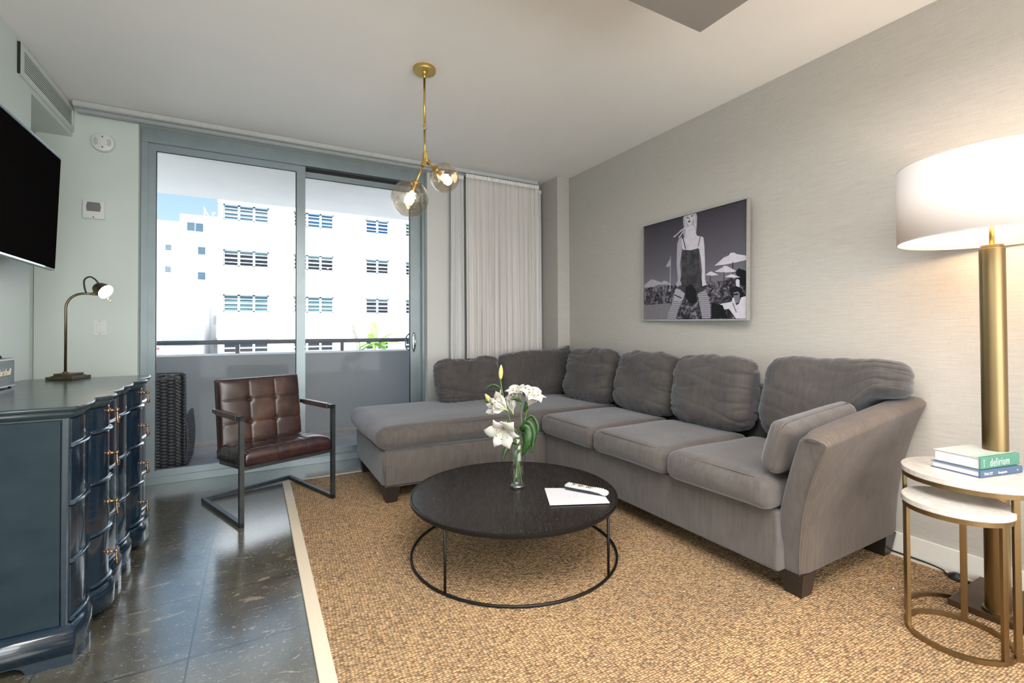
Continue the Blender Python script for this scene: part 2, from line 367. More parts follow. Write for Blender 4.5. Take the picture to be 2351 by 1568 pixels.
def frame(o, x, y, z):     # matrix from origin and axes
    x, y, z, o = Vector(x).normalized(), Vector(y).normalized(), Vector(z).normalized(), Vector(o)
    return Matrix(((x.x, y.x, z.x, o.x), (x.y, y.y, z.y, o.y), (x.z, y.z, z.z, o.z), (0, 0, 0, 1)))
def nz(p, s, seed=0): return noise.noise(Vector((p[0]*s+seed*7.3, p[1]*s-seed*3.1, p[2]*s+seed*1.7)))

# ------------------------------------------------------------------ room shell
ZC = 2.725; XL = -1.11; XR = 2.87; YW = 4.30; YG = 4.40; YB = -3.2
bm = B(); box(bm, -1.6, 3.1, YB, YG+0.05, -0.2, 0.0); struct('floor', bm, m_floor)
bm = B(); box(bm, -1.6, 3.1, YB, YG+0.15, ZC, ZC+0.25)
struct('ceiling', bm, m_ceiling)
bm = B(); box(bm, -1.0, 1.712, YB+0.02, 1.378, 2.45, ZC-0.002); bmesh.ops.bevel(bm, geom=bm.edges[:], offset=0.004, segments=2, affect='EDGES'); struct('trim_1', bm, simple('grey_soffit', (0.27, 0.255, 0.24), 0.6, var=0.03, scale=3))  # soffit box in an even grey, darker than the ceiling
# left wall: stops short of the window wall, the recess behind runs on under the vent box
bm = B(); box(bm, -1.30, XL, YB, 3.618, 0, ZC-0.001); box(bm, -1.30, XL, 3.618, YW, 2.505, ZC-0.001)
struct('wall_left', bm, m_wallpaint)
bm = B(); box(bm, -1.60, -1.302, 3.2, YW+0.1, 0, ZC-0.001); struct('wall_recess', bm, m_wallpaint)
bm = B(); box(bm, -1.299, -0.745, YW, YW+0.30, 0, ZC-0.001); box(bm, -0.745, 1.45, YW, YW+0.09, 2.68, ZC-0.001)
o = struct('wall_window_left', bm, m_wallpaint)
bm = B(); box(bm, 1.45, 3.1, YW, YW+0.30, 0, ZC-0.001); struct('wall_window_right', bm, m_trimwhite if False else simple('pale_wall_paint', (0.60, 0.60, 0.58), 0.55, var=0.02, scale=3))
bm = B(); box(bm, XR, 3.1, YB, YW, 0, ZC-0.001); struct('wall_right', bm, m_paper)
bm = B(); box(bm, 2.722, XR-0.001, 3.953, YW-0.001, 0, ZC-0.002); struct('wall_column', bm, m_paper)
bm = B(); box(bm, -1.6, 3.1, YB-0.2, YB, 0, ZC-0.001); struct('wall_back', bm, m_wallpaint)
bm = bbox(XR-0.014, XR-0.0005, YB, 3.95, 0.002, 0.115, 0.003); struct('baseboard_right', bm, m_trimwhite)

# ------------------------------------------------------------------ sliding glass door
d = bpy.data.objects.new('door_1', None); COL.objects.link(d); d['kind'] = 'structure'; d.location = (0.37, YG, 0)
def dp(name, bm, m, sm=False):
    o_ = obj(name, bm, m, None, sm); o_.parent = d; o_.matrix_parent_inverse = Matrix.Translation((-0.37, -YG, 0)); return o_
bm = B()
box(bm, -0.742, -0.700, YG-0.028, YG+0.108, 0.056, 2.574); box(bm, 1.425, 1.448, YG-0.028, YG+0.108, 0.056, 2.574)
box(bm, -0.742, 1.448, YG-0.035, YG+0.11, 0.001, 0.055); box(bm, -0.742, 1.448, YG-0.03, YG+0.11, 2.575, 2.678)
box(bm, -0.70, 1.425, YG-0.045, YG-0.03, 2.572, 2.585)
dp('frame', bm, m_alu)
def panel(x0, x1, y0, zt, wl, wr, mat):
    bm = B(); y1 = y0+0.035
    box(bm, x0, x0+wl, y0, y1, 0.055, zt); box(bm, x1-wr, x1, y0, y1, 0.055, zt)
    box(bm, x0+wl, x1-wr, y0, y1, 0.055, 0.105); box(bm, x0+wl, x1-wr, y0, y1, zt-0.055, zt)
    return bm
dp('sliding_panel', panel(-0.70, 0.385, YG-0.02, 2.57, 0.05, 0.072, None), m_alu)
dp('fixed_panel', panel(0.34, 1.425, YG+0.035, 2.545, 0.05, 0.105, None), m_alu)
bm = B(); box(bm, -0.652, -0.648, YG-0.022, YG-0.014, 0.10, 2.515); box(bm, 0.309, 0.315, YG-0.022, YG+0.01, 0.105, 2.515); box(bm, -0.65, 0.312, YG-0.022, YG-0.014, 2.512, 2.517)
box(bm, 0.385, 1.32, YG+0.028, YG+0.034, 2.487, 2.493); box(bm, 0.385, 1.425, YG+0.03, YG+0.09, 2.546, 2.574); box(bm, 1.318, 1.322, YG+0.03, YG+0.05, 0.1, 2.49)
dp('gasket', bm, m_gasket)
bm = B(); box(bm, -0.65, 0.313, YG-0.006, YG-0.002, 0.105, 2.515); dp('glass', bm, m_pane)
bm = B(); box(bm, 0.39, 1.32, YG+0.05, YG+0.054, 0.105, 2.49); dp('glass', bm, m_pane)
bm = B(); lathe(bm, [(0.0, 0.0), (0.019, 0.0), (0.021, 0.004), (0.017, 0.010), (0.0, 0.010)], 16)
for v in bm.verts: v.co = Vector((v.co.x*0.9+1.358, YG+0.034-v.co.z, 1.035 + v.co.y*4.6))
bmesh.ops.recalc_face_normals(bm, faces=bm.faces)
h = dp('handle', bm, m_chrome, True)
bm = B(); tube(bm, [(1.358, YG+0.02, 1.10), (1.358, YG-0.005, 1.09), (1.358, YG-0.012, 1.035), (1.358, YG-0.005, 0.985), (1.358, YG+0.02, 0.975)], 0.007, 8)
dp('handle_grip', bm, m_chrome, True)
bm = B(); tube(bm, catmull([(1.322, YG+0.06, 1.12), (1.300, YG+0.10, 1.08), (1.296, YG+0.105, 1.03), (1.300, YG+0.10, 0.98), (1.322, YG+0.06, 0.95)], 5), 0.006, 8)
dp('outer_pull', bm, m_aludark, True)

# curtain track on the ceiling
t = thing('curtain_track', 'grey double curtain track on the ceiling above the sliding door', 'curtain track', (0.35, 4.22, ZC))
bm = B(); box(bm, -1.42, 2.28, 0.012, 0.052, -0.056, -0.003); box(bm, -1.42, 2.28, 0.02, 0.044, -0.060, -0.056)
obj('back_rail', bm, simple('grey_rail', (0.40, 0.43, 0.44), 0.45), t)
bm = B(); box(bm, -1.43, 2.28, -0.040, 0.006, -0.034, -0.003); box(bm, -1.43, 2.28, -0.034, -0.004, -0.038, -0.034)
obj('front_rail', bm, simple('painted_rail', (0.50, 0.52, 0.52), 0.45), t)

# ------------------------------------------------------------------ curtains
def curtain(name, label, path, folds, amp, ztop, zbot, mat, seed, amp_bot=1.6, tape=0.03, tilt=0.0, nu=None):
    # path: x0,x1,y ; pleats gathered at top, wider below
    x0, x1, y = path; nu = nu or folds*10; nv = 26; r_ = random.Random(seed)
    ph = [r_.uniform(0.75, 1.3) for _ in range(folds+3)]; cs = [0]
    for p in ph: cs.append(cs[-1]+p)
    bm = B(); g = []
    for j in range(nv+1):
        v = j/nv; z = ztop-(ztop-zbot)*v; row = []
        for i in range(nu+1):
            u_ = i/nu; s = u_*folds
            wob = nz((s*0.45, v*1.1, seed), 1.0)*1.2
            ang = 2*PI*(s + 0.35*wob*v)
            a_ = amp*(0.55+0.45*min(1, v*6))*(1+(amp_bot-1)*v)*(0.65+0.7*abs(nz((s*0.6, seed, v*0.3), 1.0)))
            xx = x0+(x1-x0)*u_ + tilt*v*(u_-0.3) + 0.012*v*nz((s*0.8, v, seed+3), 1.0)*2 + 0.006*math.sin(2*ang)*v
            yy = y + a_*math.sin(ang) + 0.3*a_*math.sin(2.7*ang+seed) + 0.01*v*nz((s*0.3, v*2, seed+9), 1)
            row.append(bm.verts.new((xx, yy, z)))
        g.append(row)
    for j in range(nv):
        for i in range(nu):
            f_ = bm.faces.new((g[j][i], g[j][i+1], g[j+1][i+1], g[j+1][i])); f_.smooth = True
    t_ = thing(name, label, 'curtain', ((x0+x1)/2, y, zbot))
    off = Vector((-(x0+x1)/2, -y, -zbot)); bmesh.ops.translate(bm, verts=bm.verts, vec=off)
    o_ = obj('drape', bm, mat, t_, True); mod(o_, 'SOLIDIFY', thickness=0.0015, offset=0)
    bm = B(); n = max(2, int((x1-x0)/0.028)); 
    for i in range(n):
        cx = x0+(x1-x0)*(i+0.5)/n; hw = (x1-x0)/n*0.40
        box(bm, cx-hw, cx+hw, y-0.012, y+0.006, ztop-tape, ztop+0.008)
    box(bm, x0, x1, y-0.006, y+0.004, ztop-tape+0.002, ztop+0.006)
    bmesh.ops.translate(bm, verts=bm.verts, vec=off); bmesh.ops.bevel(bm, geom=bm.edges[:], offset=0.002, segments=1, affect='EDGES')
    obj('heading_tape', bm, m_tape, t_)
    return t_
curtain('lined_curtain', 'white lined curtain stacked narrow beside the sliding door', (1.665, 1.80, 4.225), 4, 0.018, 2.655, 0.03, m_blackout, 3, 1.2)
curtain('sheer_curtain', 'wide gathered off-white sheer curtain left of the wallpapered column', (1.795, 2.625, 4.160), 17, 0.017, 2.66, 0.03, m_sheer, 8, 2.6)
curtain('lined_curtain', 'strip of lined curtain hanging behind the right end of the sheer one', (2.60, 2.705, 4.235), 2, 0.012, 2.64, 0.03, m_blackout, 12, 1.2)

# ------------------------------------------------------------------ wall fittings
t = thing('air_vent', 'white slotted air conditioning grille high on the left wall', 'vent', (XL, 3.93, 2.62))
bm = B(); box(bm, 0.0005, 0.010, -0.485, 0.365, -0.085, -0.050); box(bm, 0.0005, 0.010, -0.485, 0.365, 0.060, 0.09); box(bm, 0.0005, 0.010, -0.485, -0.435, -0.050, 0.060); box(bm, 0.0005, 0.010, 0.345, 0.365, -0.050, 0.060)
obj('frame', bm, m_wallpaint, t)
bm = B(); box(bm, 0.0003, 0.001, -0.435, 0.345, -0.05, 0.06); box(bm, 0.0003, 0.0105, -0.495, -0.486, -0.085, 0.085); obj('backing', bm, m_gasket, t)
for i in range(8):
    bm = B(); z = -0.0435+i*0.0137; box(bm, 0.0014, 0.0032, -0.436, 0.346, z-0.0040, z+0.0030); obj('slat', bm, m_wallpaint, t)
t = thing('smoke_alarm', 'round white smoke alarm on the wall left of the sliding door', 'smoke alarm', (-0.942, YW, 2.492))
Ry = Matrix.Rotation(PI/2, 4, 'X')
bm = B(); lathe(bm, [(0.0, 0.034), (0.052, 0.034), (0.063, 0.028), (0.066, 0.016), (0.068, 0.0005), (0, 0.0005)], 40, mat=Ry); obj('body', bm, m_white, t, True)
m_slot = simple('grey_slot', (0.30, 0.32, 0.35), 0.6)
for s in (-1, 1):
    bm = B()
    for i, r_ in enumerate((0.030, 0.038, 0.046)):
        pts = [(s*r_*math.cos(a), -0.0345, r_*math.sin(a)) for a in [math.radians(x) for x in range(-38, 39, 6)]]
        tube(bm, pts, 0.0016, 5)
    obj('vent_slots', bm, m_slot, t)
m_clip = simple('dark_clip', (0.10, 0.11, 0.12), 0.5)
for z in (0.036, -0.037): bm = B(); box(bm, -0.004, 0.004, -0.0352, -0.033, z-0.005, z+0.005); obj('clip', bm, m_clip, t)
t = thing('wall_sounder', 'square white alarm sounder with grey mesh speaker below the smoke alarm', 'alarm', (-0.990, YW, 2.008))
obj('body', bbox(-0.060, 0.060, -0.022, -0.0005, -0.064, 0.064, 0.008, 3), m_white, t, True)
k = M('speaker_mesh', rough=0.6); vo = k.n('TexVoronoi'); k.l(k.coord((260, 260, 260)), vo.inputs['Vector']); vo.inputs['Scale'].default_value = 1; vo.inputs['Randomness'].default_value = 0
k.base(k.ramp(vo.outputs['Distance'], [(0.3, (0.05, 0.05, 0.05)), (0.55, (0.34, 0.34, 0.33))])); m_mesh = k.m
bm = B(); prism(bm, [(-0.034, 0.052), (0.034, 0.052), (0.040, 0.02), (0.036, -0.012), (-0.036, -0.012), (-0.040, 0.02)], -0.0235, -0.021, 'y'); obj('mesh', bm, m_mesh, t)
bm = B(); lathe(bm, [(0, 0.0245), (0.004, 0.0245), (0.004, 0.02)], 12, mat=Ry @ Matrix.Translation((0, -0.053, 0))); obj('screw', bm, m_steel, t)
t = thing('light_switch', 'white rocker light switch on the wall behind the dresser lamp', 'switch', (-0.956, YW, 1.178))
obj('plate', bbox(-0.036, 0.036, -0.006, -0.0005, -0.054, 0.054, 0.002), m_white, t)
bm = bbox(-0.017, 0.017, -0.011, -0.005, -0.033, 0.033, 0.002); obj('rocker', bm, m_white, t, rot=(0.06, 0, 0))
for z in (0.045, -0.045): bm = B(); lathe(bm, [(0, 0.0066), (0.0025, 0.0066), (0.0025, 0.004)], 10, mat=Matrix.Translation((0, 0, z)) @ Ry); obj('screw', bm, m_steel, t)

# ------------------------------------------------------------------ balcony
m_balfloor = simple('balcony_concrete_floor', (0.29, 0.26, 0.26), 0.7, var=0.14, scale=5, bmp=0.15)
m_soffit = simple('balcony_soffit_paint', (0.90, 0.87, 0.83), 0.8, var=0.03, scale=3, bmp=0.05)
m_parapet = simple('grey_painted_parapet', (0.31, 0.315, 0.33), 0.8, var=0.05, scale=2, bmp=0.08)
m_parapettop = simple('white_parapet_cap', (0.80, 0.80, 0.82), 0.6)
m_rail = simple('grey_railing_paint', (0.085, 0.082, 0.095), 0.5, var=0.2, scale=40)
bm = B(); box(bm, -3.2, 4.5, YG+0.112, 6.0, -0.2, -0.004); struct('floor_balcony', bm, m_balfloor)
bm = B(); box(bm, -3.2, 4.5, YG+0.112, 6.12, 2.62, 2.80); struct('ceiling_balcony', bm, m_soffit)
bm = B(); box(bm, -3.2, 4.5, 5.80, 5.99, -0.003, 0.893); struct('wall_parapet', bm, m_parapet)
bm = B(); box(bm, -3.2, 4.5, 5.795, 5.995, 0.893, 0.908); struct('trim_2', bm, m_parapettop)
bm = B(); box(bm, -3.2, 4.5, 5.60, 5.798, -0.0035, 0.012); struct('trim_3', bm, simple('balcony_gutter_concrete', (0.36, 0.33, 0.30), 0.8, var=0.12, scale=6))
bm = B(); box(bm, -3.2, -1.31, YG+0.21, YG+0.3, -0.2, 2.619); struct('wall_outside_left', bm, m_soffit); bm = B(); box(bm, 1.46, 4.5, YG+0.21, YG+0.3, -0.2, 2.619); struct('wall_outside_right', bm, m_soffit)
t = thing('balcony_railing', 'dark grey tube handrail on top of the balcony parapet', 'railing', (0.29, 5.90, 0.908))
bm = B(); tube(bm, [(-3.4, 0.0, 0.122), (4.1, 0.0, 0.122)], 0.024, 14); obj('handrail', bm, m_rail, t, True)
for x in (-0.45-1.09*2, -0.45-1.09, -0.45, 0.635, 0.635+1.09, 0.635+2.18):
    bm = B(); tube(bm, [(x, 0, 0.001), (x, 0, 0.11)], 0.020, 12); obj('post', bm, m_rail, t, True)

# wicker armchair on the balcony, its back to the glass
m_wicker = simple('dark_grey_wicker', (0.060, 0.060, 0.068), 0.42, var=0.45, scale=60)
t = thing('wicker_armchair', 'dark grey woven wicker armchair on the balcony behind the glass door', 'chair', (-0.78, 4.86, -0.004))
def weave(P_, nu, nv, amp=0.007, cell=1.0):
    """woven surface: P_(u,v)->(point, normal), strands run along u"""
    bm = B(); g = []
    for j in range(nv*3+1):
        row = []
        for i in range(nu*3+1):
            u_, v = i/(nu*3), j/(nv*3)
            p, n = P_(u_, v)
            s = math.sin(PI*(u_*nu)) * (1 if (int(v*nv*0.9999) % 2 == 0) else -1)
            r_ = abs(math.sin(PI*v*nv))
            row.append(bm.verts.new(Vector(p)+Vector(n)*(amp*(s*0.8+0.9)*r_)))
        g.append(row)
    for j in range(nv*3):
        for i in range(nu*3):
            f_ = bm.faces.new((g[j][i], g[j][i+1], g[j+1][i+1], g[j+1][i])); f_.smooth = True
    return bm
HB = 0.80; XC = 0.26   # back height, half width
def back_outer(u_, v):
    a = (u_-0.5)*2; x = a*XC; y = -0.17 + 0.03*a*a; z = 0.03+(HB-0.03)*v
    if v > 0.97: z = HB
    return (x, y-0.05*v, z-0.02*(abs(a) > 0.9)), (0, -1, 0)
o_ = obj('backrest', weave(back_outer, 11, 58), m_wicker, t, True); mod(o_, 'SOLIDIFY', thickness=0.02, offset=1)
def back_side(u_, v):
    w_ = 0.18 if v < 0.55 else 0.07
    z = 0.03+(HB-0.03)*v; return (XC, -0.165-0.05*v+w_*u_, z), (1, 0, 0)
o_ = obj('side_panel', weave(back_side, 4, 58), m_wicker, t, True); mod(o_, 'SOLIDIFY', thickness=0.02, offset=1)
def arm_side(s):
    def f_(u_, v):
        z = 0.03+0.43*v; bul = 0.012+0.016*math.sin(PI*v)
        return (s*(XC+0.005+bul), -0.16+0.46*u_, z - 0.012*(u_**3)*v), (s, 0, 0)
    return f_
for s in (-1, 1):
    o_ = obj('arm', weave(arm_side(s), 10, 34, 0.010), m_wicker, t, True); mod(o_, 'SOLIDIFY', thickness=0.014, offset=0)
bm = B(); pts = [(a*XC, -0.215+0.03*a*a, HB+0.004) for a in [x/10 for x in range(-10, 11)]]; tube(bm, pts, 0.016, 8); obj('top_rim', bm, m_wicker, t, True)
obj('seat', bbox(-XC+0.01, XC-0.01, -0.12, 0.44, 0.22, 0.34, 0.03, 3), m_wicker, t, True)

# ------------------------------------------------------------------ buildings opposite
m_stucco = simple('white_stucco', (0.80, 0.795, 0.79), 0.9, var=0.03, scale=0.6, bmp=0.1)
m_stucco2 = simple('bright_white_stucco', (0.85, 0.85, 0.86), 0.9, var=0.015, scale=0.6)
m_winframe = simple('white_window_frame', (0.66, 0.70, 0.78), 0.5)
def wglass(name, c0, c1, sc_=0.6):
    k = M(name, rough=0.25); k.base(k.ramp(k.noise(sc_, k.coord((1, 1, 2.2)), 3), [(0.35, c0), (0.65, c1)])); return k.m
m_wdark = wglass('dark_louvre_glass', (0.011, 0.014, 0.017), (0.028, 0.028, 0.035))
m_wteal = wglass('teal_louvre_glass', (0.076, 0.149, 0.154), (0.128, 0.203, 0.203))
m_wpale = wglass('pale_louvre_glass', (0.154, 0.193, 0.203), (0.110, 0.179, 0.223))
m_wblue = wglass('blue_louvre_glass', (0.041, 0.100, 0.179), (0.076, 0.154, 0.223))
m_wdeep = wglass('deep_blue_louvre_glass', (0.017, 0.058, 0.149), (0.028, 0.093, 0.179))
m_wgreen = wglass('green_louvre_glass', (0.038, 0.076, 0.035), (0.058, 0.100, 0.045))
m_wmint = wglass('mint_top_glass', (0.128, 0.186, 0.176), (0.154, 0.214, 0.203))
m_wsky = wglass('bluegrey_pane_glass', (0.045, 0.076, 0.100), (0.069, 0.107, 0.134))
Y0 = 35.0
bl = thing('hotel_building', 'large white stucco apartment block with louvred windows across the street', 'building', (9, Y0+4, -8))
def bpart(name, bm, mat, par=None, sm=False):
    if par is None: par = bl
    off = Vector(par.location) if par.parent is None else None
    bmesh.ops.translate(bm, verts=bm.verts, vec=-Vector((9, Y0+4, -8)))
    return obj(name, bm, mat, par, sm)
cols = [(-1.745, 0.835, 3), (2.34, 4.916, 3), (7.14, 8.825, 2), (10.09, 11.78, 2)]
rows = [(8.32, 9.33), (5.35, 6.40), (2.40, 3.51), (-0.50, 0.60)]
# wall with real window openings
bm = B(); xs = [-2.029]; 
for a, b, n in cols: xs += [a, b]
xs.append(22); zs = [-8]
for a, b in rows[::-1]: zs += [a, b]
zs.append(17.0)
for i in range(len(xs)-1):
    for j in range(len(zs)-1):
        if i % 2 == 1 and j % 2 == 1: continue
        box(bm, xs[i], xs[i+1], Y0, Y0+0.3, zs[j], zs[j+1])
bmesh.ops.remove_doubles(bm, verts=bm.verts, dist=0.0005)
box(bm, -2.029, 22, Y0+0.75, Y0+6.8, -8, 17.0)
bpart('wall', bm, m_stucco)
bm = B()
for a, b in rows: box(bm, -2.05, 0.9, Y0-0.10, Y0, b+0.02, b+0.12)
for (a0, a1), (b0, b1) in zip(rows[1:], rows[:-1]): box(bm, -2.10, 0.98, Y0-0.05, Y0+0.001, a1+0.12, b0-0.10)
box(bm, -2.3, 22, Y0-0.3, Y0+6.8, 17.0, 17.2)
bpart('ledge', bm, m_stucco)
gl = {(0, 0): m_wpale, (1, 0): m_wblue, (2, 0): m_wdeep, (3, 0): m_wgreen, (0, 2): m_wteal, (1, 2): m_wteal}
for ci, (x0, x1, n) in enumerate(cols):
    for ri, (z0, z1) in enumerate(rows):
        bm = B(); y = Y0+0.10; fw_ = 0.07
        box(bm, x0, x1, y, y+0.08, z0, z0+fw_); box(bm, x0, x1, y, y+0.08, z1-fw_, z1)
        wd = (x1-x0)/n
        for i in range(n+1):
            xc = x0+wd*i; box(bm, max(x0, xc-0.07), min(x1, xc+0.07), y, y+0.08, z0, z1)
        for q in (0.25, 0.5, 0.75):
            zz = z0+(z1-z0)*q; tk = 0.045 if q == 0.5 else 0.025; box(bm, x0, x1, y-0.02, y+0.05, zz-tk, zz+tk)
        wf = bpart('window', bm, m_winframe)
        mt = gl.get((ci, ri), m_wdark)
        bm = B(); box(bm, x0, x1, y+0.05, y+0.06, z0, z1 if mt is not m_wdark and mt is not m_wdeep else z0+(z1-z0)*0.80)
        if mt is m_wdark or mt is m_wdeep: box(bm, x0, x1, y+0.045, y+0.055, z0+(z1-z0)*0.80, z1, mi=1)
        bpart('pane', bm, [mt, m_wmint], wf)
bm = B(); lathe(bm, [(0, -0.07), (0.07, 0), (0, 0.07)], 12, c=(4.55, Y0+0.14)); 
for v in bm.verts: v.co.z += 5.58
bpart('room_lamp', bm, emit('distant_lamp', (1.0, 0.55, 0.3), 5))
# recessed white wing
rw = thing('hotel_building', 'white hotel wing with small square windows left of the louvred block', 'building', (-3.6, 42, -8))
def rpart(name, bm, mat, par=None):
    bmesh.ops.translate(bm, verts=bm.verts, vec=-Vector((-3.6, 42, -8))); return obj(name, bm, mat, par or rw)
bm = B(); box(bm, -4.836, 0, 42, 50, -8, 9.88); rpart('wall', bm, m_stucco2)
for x0, x1, z0, z1 in ((-4.40, -3.92, 8.67, 9.29), (-3.87, -3.39, 8.65, 9.27), (-3.72, -3.24, 6.93, 7.50), (-3.72, -3.24, 5.04, 5.60), (-3.75, -3.25, 3.2, 3.7)):
    bm = B(); box(bm, x0, x1, 41.985, 42.01, z0, z1); rpart('window', bm, m_wsky)
m_louv = simple('pale_louvre', (0.62, 0.63, 0.64), 0.7)
for zc in (7.35, 5.55, 3.7, 2.05, 0.25):
    for xc in (-2.60, -2.38):
        bm = B(); n = 8
        for i in range(n): box(bm, xc-0.095, xc+0.095, 41.95, 42.0, zc-0.34+i*0.085, zc-0.34+i*0.085+0.05)
        rpart('louvre', bm, m_louv)
m_sign = simple('faint_grey_sign', (0.60, 0.63, 0.63), 0.7); m_signbird = simple('faint_teal_sign', (0.45, 0.58, 0.60), 0.7)
Msign = frame((-4.40, 41.98, 9.36)-Vector((-3.6, 42, -8)) if False else Vector((-4.34, 41.98, 9.52))-Vector((-3.6, 42, -8)), (1, 0, 0), (0, 0, 1), (0, -1, 0))
text('sign_lettering', 'SEAGULL HOTEL', 0.22, m_sign, Msign, rw, extrude=0.01, sx=0.92)
bm = B(); tube(bm, [(-4.71, 41.97, 9.68), (-4.62, 41.97, 9.60), (-4.57, 41.97, 9.585), (-4.50, 41.97, 9.62), (-4.40, 41.97, 9.70)], [0.004, 0.02, 0.026, 0.016, 0.004], 6); rpart('bird_emblem', bm, m_signbird)
t = thing('satellite_dish', 'white satellite dish on the roof of the hotel wing', 'satellite dish', (-3.35, 42.4, 9.885))
bm = B(); lathe(bm, [(0, 0.06), (0.2, 0.08), (0.36, 0.15), (0.37, 0.14), (0.2, 0.05), (0, 0.03)], 24, mat=Matrix.Translation((0, 0, 0.36)) @ Matrix.Rotation(math.radians(62), 4, 'Y')); obj('dish', bm, m_stucco2, t, True)
bm = B(); tube(bm, [(0, 0, 0), (0, 0, 0.40)], 0.03, 8); obj('mast', bm, m_stucco2, t)
t = thing('roof_antenna', 'bent white antenna on the hotel roof beside the satellite dish', 'antenna', (-2.85, 42.4, 9.88))
bm = B(); tube(bm, [(-0.05, 0, 0), (0.05, 0, 0.22), (0.22, 0, 0.42), (-0.02, 0, 0.36)], 0.035, 8); obj('mast', bm, m_stucco2, t)
lw = thing('hotel_building', 'lower white block with tiny windows at the far left of the view', 'building', (-7.5, 43, -8))
def lpart(name, bm, mat):
    bmesh.ops.translate(bm, verts=bm.verts, vec=-Vector((-7.5, 43, -8))); return obj(name, bm, mat, lw)
bm = B(); box(bm, -14, -4.95, 43, 50, -8, 9.46); lpart('wall', bm, m_stucco2)
for x0, z0, z1 in ((-5.83, 7.25, 7.68), (-5.85, 5.60, 6.04), (-5.88, 4.0, 4.25)):
    bm = B(); 
    for i in range(4): box(bm, x0, x0+0.36, 42.98, 43.0, z0+(z1-z0)*i/4, z0+(z1-z0)*(i/4+0.18))
    lpart('window', bm, m_wsky)
bm = B(); box(bm, -6.25, -5.82, 42.98, 43.01, 8.80, 9.06); lpart('window', bm, m_louv)
# low annexe with two projecting canopies
an = thing('hotel_annexe', 'low white annexe with two projecting concrete canopies and a door', 'building', (-5, 36, -8))
def apart(name, bm, mat):
    bmesh.ops.translate(bm, verts=bm.verts, vec=-Vector((-5, 36, -8))); return obj(name, bm, mat, an)
bm = B(); box(bm, -14, -2.95, 36, 41.9, -8, 3.95); apart('wall', bm, m_stucco2)
for z in (3.05, 1.38):
    bm = B(); box(bm, -5.2 if z > 2 else -5.35, -2.80, 35.0, 36.0, z, z+0.16); bmesh.ops.bevel(bm, geom=bm.edges[:], offset=0.03, segments=2, affect='EDGES'); apart('canopy', bm, m_stucco2)
bm = B(); box(bm, -4.35, -3.42, 35.98, 36.0, -1.9, 0.25); apart('door', bm, simple('pale_door', (0.70, 0.71, 0.73), 0.6))
for z0, z1 in ((-0.13, 0.28), (-0.95, -0.42)):
    bm = B(); box(bm, -6.22, -5.72, 35.97, 36.0, z0, z1); apart('window', bm, m_wsky)
bm = B(); lathe(bm, [(0, 0.02), (0.085, 0.02), (0.085, 0)], 20, mat=Matrix.Translation((-5.24, 35.99, 0.10)) @ Ry); apart('round_sign', bm, simple('red_sign', (0.62, 0.10, 0.10), 0.5))
bm = B(); box(bm, -60, 60, 6.6, 90, -8.2, -8.0); struct('ground', bm, simple('street_paving', (0.42, 0.41, 0.39), 0.9, var=0.1, scale=0.5))

# palm in front of the facade
m_palm = simple('sunlit_palm_leaf', (0.20, 0.38, 0.04), 0.5, var=0.4, scale=6)
m_palmtrunk = simple('palm_bark', (0.30, 0.25, 0.19), 0.85, var=0.35, scale=12)
t = thing('palm_tree', 'green palm crown rising behind the balcony railing', 'palm', (4.42, 20, -8))
bm = B(); tube(bm, [(0.1, 0, 0), (0.0, 0, 5), (0.0, 0, 8.0)], [0.2, 0.13, 0.10], 10); obj('trunk', bm, m_palmtrunk, t, True)
def frond(bm, base, d_, ln, droop, n=34, wid=0.27):
    d_ = Vector(d_).normalized(); side = d_.cross(Vector((0, 0, 1))).normalized(); sp = []
    for i in range(n+1):
        s = i/n; sp.append(Vector(base)+d_*ln*s + Vector((0, 0, -droop*s*s)))
    tube(bm, sp, [0.018*(1-0.8*i/n) for i in range(n+1)], 5)
    for i in range(2, n+1):
        for sg in (-1, 1):
            L_ = wid*(1-abs(i/n-0.45)*1.2)+0.05; p = sp[i]; tip = p + side*sg*L_*0.7 + d_*L_*0.6 + Vector((0, 0, -0.25*L_+random.uniform(-0.04, 0.04)))
            w_ = d_*0.009
            a, b, c = bm.verts.new(p-w_), bm.verts.new(p+w_), bm.verts.new(tip); m__ = bm.verts.new((p+tip)/2+w_*0.9+Vector((0, 0, 0.02)))
            bm.faces.new((a, m__, c)); bm.faces.new((a, b, m__))
for az, el, ln, dr in ((5, 45, 1.0, 0.28), (-20, 20, 1.15, 0.35), (110, 62, 0.7, 0.2), (180, 20, 0.7, 0.5), (-70, 25, 0.8, 0.5), (150, 0, 0.7, 0.5), (-10, -10, 0.8, 0.4), (40, 5, 0.7, 0.4), (80, 82, 1.0, 0.05)):
    bm = B(); a, e_ = math.radians(az), math.radians(el)
    frond(bm, (0, 0, 8.55), (math.cos(a)*math.cos(e_), math.sin(a)*math.cos(e_), math.sin(e_)), ln, dr); obj('frond', bm, m_palm, t)
bm = B(); tube(bm, [(0, 0, 7.9), (0, 0, 8.4), (0, 0, 8.7)], [0.09, 0.07, 0.03], 8); obj('crown_shaft', bm, m_palm, t, True)
t = thing('palm_tree', 'bare leaning palm stem left of the green palm crown', 'palm', (3.62, 20, -8))
bm = B(); tube(bm, [(0.3, 0, 0), (0.28, 0, 6), (0.15, 0, 8.6), (-0.02, 0, 9.15), (-0.14, 0, 9.75)], [0.16, 0.12, 0.08, 0.05, 0.02], 8); obj('stem', bm, m_palmtrunk, t, True)

